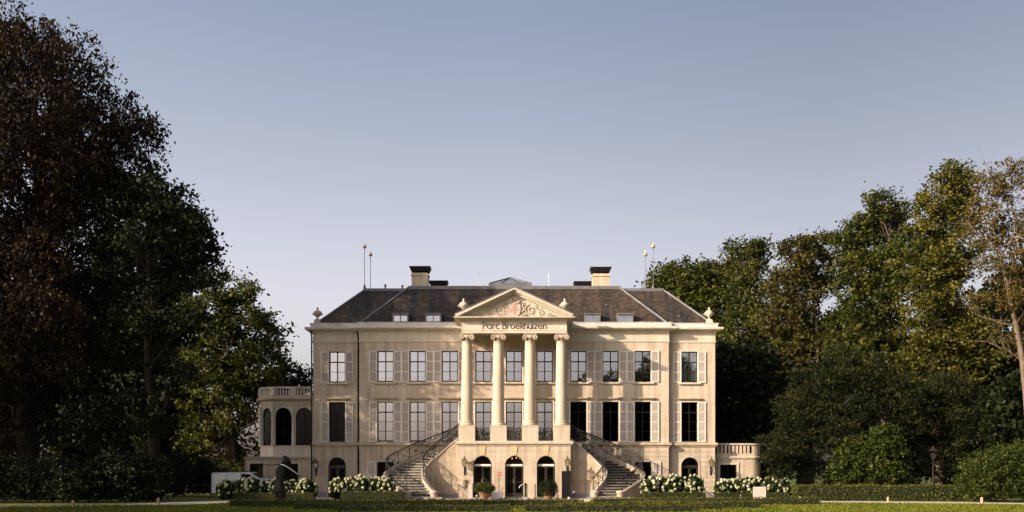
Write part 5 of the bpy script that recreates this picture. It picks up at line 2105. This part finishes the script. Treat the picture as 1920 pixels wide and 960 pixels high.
tree("laurel_shrub", "bright green laurel shrub, the lower one of two before the yews", "shrub", 1597, 59.0, [(1597, 850, 27, 28), (1590, 885, 32, 34), (1610, 870, 24, 34)], "leaf_laurel", 43, r0=0.05, clump=0.35, per=24,
     leaf=(0.20, 0.10), carve=-0.5, dens=1.2, twigs=20, foliage="leaves", jitter=0.1)
tree("laurel_shrub", "bright green laurel shrub, the taller pointed one of two before the yews", "shrub", 1655, 58.6, [(1662, 820, 24, 28), (1650, 850, 38, 40), (1660, 885, 42, 38)], "leaf_laurel", 44, r0=0.05, clump=0.35, per=24,
     leaf=(0.20, 0.10), carve=-0.5, dens=1.2, twigs=20, foliage="leaves", jitter=0.1)
tree("leafy_shrub", "loose sunlit shrub beside the sand path at the picture's edge", "shrub", 1880, 54.0, [(1850, 880, 45, 35), (1900, 865, 45, 38), (1830, 905, 35, 32), (1890, 905, 55, 35), (1935, 890, 40, 50)], "leaf_laurel", 45, r0=0.05, clump=0.35,
     per=24, leaf=(0.14, 0.07), carve=-0.6, dens=1.2, twigs=30, foliage="leaves", jitter=0.2)
tree("rhododendron_shrub", "tall rounded dark shrub in shade under the trees by the side path", "shrub", 235, 53.5, [(235, 885, 55, 44), (275, 895, 40, 42), (200, 900, 45, 40), (240, 920, 70, 25)], "leaf_dark", 46, r0=0.05, clump=0.4, per=26,
     leaf=(0.17, 0.08), carve=-0.9, dens=1.3, twigs=20, foliage="leaves", jitter=0.2)
tree("rhododendron_shrub", "low spreading dark shrub in shade at the picture's edge", "shrub", 70, 52.5, [(30, 905, 60, 40), (110, 900, 60, 38), (150, 910, 40, 34), (-20, 900, 50, 50)], "leaf_dark", 47, r0=0.05, clump=0.4, per=26,
     leaf=(0.17, 0.08), carve=-0.9, dens=1.3, twigs=20, foliage="leaves", jitter=0.2)

tree("rhododendron_shrub", "dark shrub in shade at the foot of the yellow-lit oak", "shrub", 345, 66, [(345, 890, 55, 45), (300, 900, 45, 38), (390, 900, 40, 32)], "leaf_dark", 48, r0=0.05, clump=0.45, per=26,
     leaf=(0.18, 0.09), carve=-0.9, dens=1.3, twigs=20, foliage="leaves", jitter=0.2)

# trees outside the frame: those along the west side shade the lawn, those behind the camera are mirrored in the panes
rng = np.random.default_rng(70)
Lg = [(0, 0, 9, 4.5, 4.5, 4), (2, 1, 12.5, 3.5, 3.5, 3), (-2.5, -1, 11, 3.5, 3.5, 3.5), (1, -2.5, 6.5, 4, 3.5, 3), (-1.5, 2.5, 6, 4, 4, 3), (0, 0, 15, 2.6, 2.6, 2), (3, 0, 4.5, 3, 3, 2.2), (-3, 0, 4, 3, 3, 2)]
mec, clc = crown_mesh("crown", Lg, rng, "leaf_green", clump=1.2, per=40, leaf=(0.42, 0.26), carve=-0.35, dens=1.2)
met = trunk_mesh(Lg, clc, rng, 0.4, 13, "bark", (0, 0), 60)
first = None
for (x, y, s_, lab) in [(-40, 14, 1.0, "lime tree on the shaded west edge of the lawn, well before the copper beech"), (-38, 25, 1.05, "lime tree on the shaded west edge of the lawn, level with its middle"), (-37, 35, 1.0, "lime tree on the shaded west edge of the lawn, close to the copper beech"),
                        (-52, 46, 1.4, "tall lime tree west of the copper beech"), 
                        (26, -40, 1.3, "lime tree behind the lawn facing the sunlit windows, first of the row"), (36, -32, 1.35, "lime tree behind the lawn facing the sunlit windows, middle of the row"), (16, -58, 1.2, "lime tree behind the lawn facing the sunlit windows, far end of the row"),
                        (46, -20, 1.3, "lime tree behind the lawn facing the sunlit windows, near end of the row"),
                        (48, 80, 1.5, "lime tree closing the view beyond the leaning birch, first of three"), (56, 68, 1.5, "lime tree closing the view beyond the leaning birch, middle of three"), (64, 56, 1.45, "lime tree closing the view beyond the leaning birch, last of three")]:
    if first is None:
        first = thing("lime_tree", lab, "tree", (x, y, 0), 0, "lime trees around the lawn")
        link("crown", mec, first)
        link("trunk", met, first)
        first.scale = (s_, s_, s_)
    else:
        c_ = copy_tree(first, None, (x, y, 0), x * 1.3, (s_, s_, s_))
        c_["label"] = lab

# ------------------------------------------------------------------ garden objects
# statue
st = thing("statue", "dark bronze standing figure with a tilted head and thin outstretched arms among the hydrangeas", "statue", (hx(527, 49), 49.0, 0))
bpy_me = bpy.data.meshes.new("figure")
V = [(-0.06, 0, 1.00), (-0.10, 0, 1.35), (-0.03, 0, 1.66), (0.02, 0, 1.90), (0.10, 0, 2.04), (0.28, -0.02, 2.20), (0.40, -0.02, 2.30),
     (-0.17, 0.03, 0.72), (-0.14, 0.02, 0.36), (-0.13, 0.0, 0.02), (0.06, -0.04, 0.72), (0.06, -0.04, 0.36), (0.06, -0.06, 0.02), (-0.24, 0, 1.80), (0.24, 0, 1.76)]
E = [(0, 1), (1, 2), (2, 3), (3, 4), (4, 5), (5, 6), (0, 7), (7, 8), (8, 9), (0, 10), (10, 11), (11, 12), (2, 13), (2, 14)]
R = [0.31, 0.17, 0.28, 0.18, 0.11, 0.40, 0.34, 0.27, 0.20, 0.15, 0.27, 0.20, 0.15, 0.13, 0.13]
bpy_me.from_pydata(V, E, [])
fo = link("figure", bpy_me, st)
sm_ = fo.modifiers.new("skin", 'SKIN')
fo.modifiers.new("sub", 'SUBSURF').levels = 2
fo.modifiers["sub"].render_levels = 2
for i, r in enumerate(R):
    sv = bpy_me.skin_vertices[0].data[i]
    sv.radius = (r, r * 0.8)
bpy_me.skin_vertices[0].data[0].use_root = True
bpy_me.materials.append(MATS["bronze"])
mb = MB()
mb.tube([(-0.86, -0.18, 1.98), (-0.4, -0.2, 1.97), (0.02, -0.26, 2.00)], [0.02, 0.026, 0.03], 6)
mb.ball((-0.88, -0.18, 2.03), 0.05, 8, 6)
mb.build("arm", "bronze", st)
mb = MB()
mb.tube([(0.02, -0.26, 2.00), (0.22, -0.3, 1.96), (0.55, -0.3, 1.76), (0.92, -0.3, 1.50)], [0.03, 0.034, 0.03, 0.024], 8)
mb.build("arm", "pale_metal", st)
mb = MB()
mb.ball((0.96, -0.3, 1.44), 0.05, 8, 6)
mb.build("hand", "bronze", st)
mb = MB()
mb.box(-0.45, 0.35, -0.35, 0.35, 0, 0.10)
mb.build("base", "grey_stone", st)

# van behind the hydrangeas
vx = hx(458, 64.0)
van = thing("panel_van", "small white panel van parked behind the hydrangeas beside the garden room", "van", (vx, 64.0, 0))
mb = MB()
prof = [(-1.86, 0.30), (-1.86, 1.52), (-1.80, 1.60), (0.45, 1.64), (0.62, 1.60), (1.18, 1.24), (1.80, 1.10), (1.92, 0.95), (1.95, 0.35)]
n_ = len(prof)
lay = [(-0.78, 0.0), (-0.70, 1.0)]
vs, fs = [], []
for yy, ins in ((-0.80, 0.05), (-0.86, 0.0), (0.86, 0.0), (0.80, 0.05)):
    for x, z in prof:
        vs.append((x * (1 - ins * 0.3), yy * (1 - 0.06 * max(0, z - 0.9)), z - (ins if z > 1 else 0)))
for k in range(3):
    for i in range(n_):
        j = (i + 1) % n_
        fs.append((k * n_ + i, k * n_ + j, (k + 1) * n_ + j, (k + 1) * n_ + i))
fs.append(tuple(range(n_ - 1, -1, -1)))
fs.append(tuple(range(3 * n_, 4 * n_)))
mb.add(vs, [tuple(reversed(f)) for f in fs])
mb.build("body", "car_white", van)
mb = MB()
mb.add([(0.70, -0.70, 1.56), (0.70, 0.70, 1.56), (1.15, 0.74, 1.275), (1.15, -0.74, 1.275)], [(0, 3, 2, 1)])
mb.build("windscreen", "black_paint", van, (0.012, 0, 0.012))
mb = MB()
mb.prism_xz([(0.05, 1.12), (1.0, 1.12), (0.55, 1.50), (0.05, 1.52)], -0.868, -0.84)
mb.build("side_window", "black_paint", van)
mb = MB()
for yy in (-0.66, 0.66):
    mb.tube([(-1.7, yy, 1.68), (0.4, yy, 1.70)], 0.022, 6)
    for k in range(8):
        x = -1.65 + 0.28 * k
        mb.tube([(x, yy, 1.62), (x, yy, 1.69)], 0.02, 5)
mb.build("roof_rail", "black_paint", van)
for x in (-1.2, 1.25):
    for yy in (-0.80, 0.80):
        mb = MB()
        mb.tube([(x, yy - 0.09, 0.31), (x, yy + 0.09, 0.31)], 0.31, 16)
        wh = mb.build("wheel", "rubber", van)
        mb = MB()
        mb.tube([(x, yy - 0.10, 0.31), (x, yy + 0.10, 0.31)], 0.18, 12)
        mb.build("rim", "pale_metal", wh)
for yy in (-0.62, 0.62):
    mb = MB()
    mb.box(1.80, 1.935, yy - 0.14, yy + 0.14, 0.78, 0.94)
    mb.build("headlight", "pale_metal", van)
mb = MB()
mb.box(0.0, 0.02, -0.872, -0.86, 0.4, 1.55)
mb.box(-0.9, -0.88, -0.872, -0.86, 0.4, 1.55)
mb.build("door_seam", "black_paint", van)

# potted topiary at the entrance
def topiary(label, px, Y, rx, rz, zc, leafm, seed):
    rng = np.random.default_rng(seed)
    o = thing("potted_bush", label, "potted plant", (hx(px, Y), Y, 0), 0, "clipped bushes in pots at the entrance")
    mb_ = MB()
    mb_.lathe([(0.24, 0.0), (0.34, 0.34), (0.37, 0.35), (0.37, 0.42), (0.33, 0.42), (0.31, 0.36)], n=18)
    mb_.build("pot", "terracotta", o)
    mb_ = MB()
    mb_.tube([(0, 0, 0.3), (0.02, 0, zc)], 0.04, 6)
    mb_.build("stem", "bark", o)
    n_ = 2600
    d_ = unit(rng.normal(size=(n_, 3)))
    r_ = 0.78 + 0.25 * rng.random((n_, 1)) + 0.10 * wave(d_, 4.5, seed)[:, None]
    p_ = d_ * r_ * np.array([rx, rx * .95, rz]) + np.array([0, 0, zc])
    p_[:, 2] = np.maximum(0.2, p_[:, 2])
    link("leaves", quads_mesh("leaves", leaf_quads(p_, 0.085, 0.05, rng, .4, out=d_ * 0.8), rng.random(n_), leafm), o)
    return o


topiary("rounded yellow-green bush in a terracotta pot before the first arched door", 908, 60.3, 0.66, 0.36, 0.66, "leaf_laurel", 81)
topiary("dark round bush in a pot standing before the third arched door", 1028, 60.3, 0.60, 0.56, 0.62, "leaf_dark", 82)
mb = MB()
mb.tube([(0.2 * cos(2 * pi * k / 20) * 0.8, 0, 0.22 * sin(2 * pi * k / 20)) for k in range(21)], 0.014, 5)
mb.tube([(-.14, 0, -.16), (-.14, 0, -1.0)], 0.012, 5)
mb.tube([(.14, 0, -.16), (.14, 0, -1.0)], 0.012, 5)
tag(mb.build("wire_hoop", "brass", None, (hx(907.5, 61.1), 61.1, 1.02)), "thin brass hoop standing behind the potted yellow-green bush", "hoop")
# white chest
o = thing("white_chest", "low white chest between the first two arched doors", "chest", (hx(931, 60.9), 60.9, 0))
mb = MB()
mb.box(-0.28, 0.30, -0.2, 0.2, 0.01, 0.34)
mb.build("body", "white_paint", o)
mb = MB()
mb.hexa([(-.30, -.22, .342), (.32, -.22, .342), (.32, .22, .342), (-.30, .22, .342)], [(-.2, -.2, .42), (.32, -.2, .42), (.32, .2, .42), (-.2, .2, .42)])
mb.build("lid", "white_paint", o)
# sign post with red plate
o = thing("sign_post", "thin post with a red plate and a wooden crossbar in front of the podium wall", "sign", (hx(935.5, 61.1), 61.1, 0))
mb = MB()
mb.tube([(0, 0, 0), (0, 0, 1.5)], 0.022, 6)
mb.lathe([(0.12, 0.0), (0.12, 0.02), (0.03, 0.04)], n=10)
mb.build("post", "black_iron", o)
mb = MB()
mb.box(-0.24, 0.16, -0.03, 0.03, 1.12, 1.19)
mb.box(-0.25, -0.19, -0.04, 0.04, 1.06, 1.30)
mb.build("crossbar", "wood_post", o)
mb = MB()
mb.box(-0.03, 0.17, -0.02, 0.0, 1.42, 1.63)
pl_ = mb.build("red_plate", "red_paint", o)
mb = MB()
mb.box(0.0, 0.14, -0.024, -0.0205, 1.54, 1.565)
mb.box(0.03, 0.11, -0.024, -0.0205, 1.48, 1.50)
mb.build("sign_lines", "white_paint", pl_)
# rope barrier
bar_ = []
for px, lab in ((988, "dark barrier post holding the rope end nearest the middle door"), (1003.5, "dark barrier post holding the rope end nearest the third door")):
    o = thing("barrier_post", lab, "barrier post", (hx(px, 61.0), 61.0, 0), 0, "rope barrier posts at the entrance")
    mb = MB()
    mb.lathe([(0.14, 0), (0.14, 0.03), (0.03, 0.06), (0.028, 0.84)], n=10)
    mb.build("post", "black_iron", o)
    mb = MB()
    mb.ball((0, 0, 0.87), 0.04, 8, 6)
    mb.build("knob", "brass", o)
xa, xb = hx(988, 61), hx(1003.5, 61)
mb = MB()
mb.tube([((xa + (xb - xa) * k / 12) - xa, 0, 0.78 - 0.36 * (1 - (2 * k / 12 - 1) ** 2)) for k in range(13)], 0.018, 6)
tag(mb.build("barrier_rope", "wood_post", None, (xa, 61.0, 0)), "brown rope sagging between the two barrier posts", "rope")
# pump on its stone block
o = thing("water_pump", "dark iron pump with a curved pale handle on a pale stone block", "water pump", (hx(985, 54.6), 54.6, 0))
mb = MB()
mb.box(-0.15, 0.15, -0.15, 0.15, 0, 0.22)
mb.box(-0.17, 0.17, -0.17, 0.17, 0.222, 0.27)
mb.build("stone_block", "column_stone", o)
mb = MB()
mb.lathe([(0.13, 0.272), (0.13, 0.30), (0.055, 0.33), (0.05, 0.9), (0.07, 0.92), (0.07, 0.99), (0.02, 1.04)], n=12)
mb.build("barrel", "black_iron", o)
mb = MB()
mb.tube([(0, -0.02, 0.95), (-0.16, -0.02, 0.95), (-0.28, -0.02, 0.88), (-0.36, -0.02, 0.74)], [0.02, 0.022, 0.02, 0.014], 6)
mb.build("handle", "pale_metal", o)
mb = MB()
mb.tube([(0, -0.05, 0.7), (0.02, -0.2, 0.7), (0.02, -0.24, 0.62)], 0.022, 6)
mb.build("spout", "black_iron", o)
# black board, chain, utility box
o = thing("notice_board", "tall black board standing against the podium wall under the lantern", "board", wpt(3.22, PF - 0.10, 0))
mb = MB()
mb.box(-0.25, 0.25, -0.03, 0.03, 0.01, 1.66)
mb.build("panel", "black_paint", o)
mb = MB()
mb.box(-0.28, 0.28, -0.04, 0.04, 1.662, 1.70)
mb.box(-0.28, -0.252, -0.04, 0.04, 0.0, 1.66)
mb.box(0.252, 0.28, -0.04, 0.04, 0.0, 1.66)
mb.build("frame", "black_iron", o)
mb = MB()
for k in range(16):
    a = k * 0.9
    cx, cy = 0.035 * k + 0.05 * sin(a), 0.10 * sin(k * 1.4)
    mb.tube([(cx + 0.05 * cos(t), cy + 0.03 * sin(t) * cos(a), 0.05 + 0.035 * sin(t) * abs(sin(a)) + 0.02 * (k % 3)) for t in [2 * pi * j / 8 for j in range(9)]], 0.012, 4)
tag(mb.build("iron_chain", "black_iron", None, (hx(937, 58.4), 58.4, 0)), "black chain heaped on the gravel before the middle door", "chain")
o = thing("utility_box", "beige-grey metal box standing beside the first arched door", "utility box", wpt(-2.72, PF - 0.14, 0))
mb = MB()
mb.box(-0.13, 0.13, -0.09, 0.12, 0.0, 0.86)
mb.build("body", "sign_beige", o)
mb = MB()
mb.box(-0.15, 0.15, -0.11, 0.135, 0.862, 0.90)
mb.build("lid", "sign_beige", o)
for s in (0,):
    o = thing("boot_rack", "two narrow black loops fixed to the podium wall beside the stairs", "wall rack", wpt(-3.03, PF - 0.07, 0.62))
    for dx in (-0.06, 0.07):
        mb = MB()
        mb.tube([(dx + 0.045 * sin(2 * pi * k / 16), 0, 0.27 + 0.27 * -cos(2 * pi * k / 16)) for k in range(17)], 0.018, 5)
        mb.build("loop", "black_iron", o)


def post(name, label, px, Y, h_, r_, m, cat, group=None, top=None):
    o_ = thing(name, label, cat, (hx(px, Y), Y, 0), 0, group)
    q_ = MB()
    q_.lathe([(r_, 0), (r_, h_ * .9), (r_ * .8, h_), (r_ * .2, h_ + 0.01)], n=10)
    q_.build("shaft", m, o_)
    if top:
        q_ = MB()
        q_.lathe([(r_ * 1.35, h_ + .011), (r_ * 1.35, h_ + .08), (r_ * .4, h_ + .11)], n=10)
        q_.build("cap", top, o_)
    return o_


gp_ = "short posts along the paths"
post("path_post", "short wooden post beside the sand path in front of the lamp post shrubs", 1841, 50.6, 0.34, 0.07, "wood_post", "post", gp_)
post("path_post", "short wooden post beside the sand path below the laurels", 1665, 53.0, 0.30, 0.06, "wood_post", "post", gp_)
post("path_post", "small wooden post at the hedge end where the sand path begins", 1500, 54.8, 0.28, 0.05, "wood_post", "post", gp_)
post("path_post", "short grey post in shade beside the side path below the rounded shrub", 297, 48.9, 0.36, 0.06, "wood_post", "post", gp_)
post("path_post", "short grey post in shade beside the side path near the low spreading shrub", 137, 46.2, 0.30, 0.07, "wood_post", "post", gp_)
gl = "small lights and pegs in the beds"
post("garden_peg", "thin orange-brown peg at the foot of the shaded stairs wall", 865.5, 60.9, 0.42, 0.04, "wood_post", "peg", gl)
post("garden_peg", "thin rusty peg in the hydrangea bed beside the signboard", 1389, 56.8, 0.34, 0.035, "terracotta", "peg", gl)
post("garden_peg", "dark rusty peg standing before the terracotta pot", 905, 58.2, 0.32, 0.03, "terracotta", "peg", gl)
post("garden_light", "short dark garden light with pale cap before the terracotta pot", 894, 57.9, 0.20, 0.035, "black_iron", "garden light", gl, "pale_metal")
post("garden_light", "short dark garden light with white cap beside the tall black board", 1076, 60.8, 0.36, 0.05, "black_iron", "garden light", gl, "white_paint")
post("garden_light", "small pale garden light in the gap between the two sunlit hydrangea beds", 1347, 56.4, 0.16, 0.05, "pale_metal", "garden light", gl)
post("garden_light", "small pale garden light in the dark hedge gap before the forecourt", 869, 54.4, 0.14, 0.05, "pale_metal", "garden light", gl)
post("stone_bollard", "small rounded stone bollard before the tall black board", 1067, 58.0, 0.18, 0.08, "column_stone", "bollard", gl)
mb = MB()
mb.box(-0.14, 0.14, -0.1, 0.1, 0, 0.2)
tag(mb.build("stone_cube", "column_stone", None, (hx(1101, 53.2), 53.2, 0)), "pale stone block at the hedge gap before the sunlit stairs", "stone block")

# sign board on the lawn
o = thing("sign_board", "blank beige square signboard standing behind the low box hedges", "signboard", (hx(1424, 51.2), 51.2, 0))
mb = MB()
mb.box(-0.33, 0.33, -0.02, 0.02, 0.26, 0.87)
mb.build("panel", "sign_beige", o)
for x in (-0.22, 0.22):
    mb = MB()
    mb.box(x - 0.025, x + 0.025, 0.022, 0.06, 0, 0.8)
    mb.build("leg", "wood_post", o)

# lamp post before the yew
o = thing("street_lamp", "dark lamp post with a pale lantern in front of the upright yew", "lamp post", (hx(1775, 56.0), 57.8, 0))
mb = MB()
mb.lathe([(0.10, 0), (0.10, 0.25), (0.05, 0.32), (0.035, 2.3), (0.06, 2.34), (0.06, 2.4)], n=10)
mb.tube([(-0.15, 0, 2.15), (0.15, 0, 2.15)], 0.015, 5)
mb.build("pole", "black_iron", o)
mb = MB()
mb.hexa([(-.09, -.09, 2.42), (.09, -.09, 2.42), (.09, .09, 2.42), (-.09, .09, 2.42)], [(-.16, -.16, 2.85), (.16, -.16, 2.85), (.16, .16, 2.85), (-.16, .16, 2.85)])
mb.build("lantern_glass", "lamp_glass", o)
mb = MB()
mb.hexa([(-.2, -.2, 2.852), (.2, -.2, 2.852), (.2, .2, 2.852), (-.2, .2, 2.852)], [(-.06, -.06, 3.0), (.06, -.06, 3.0), (.06, .06, 3.0), (-.06, .06, 3.0)])
mb.lathe([(.05, 3.0), (.05, 3.06), (.01, 3.14)], n=8)
mb.build("lantern_cap", "black_iron", o)
print("BLOCKS", NBLK[0], "OBJECTS", len(bpy.data.objects), "TRIS", sum(len(m.polygons) * 2 for m in bpy.data.meshes))
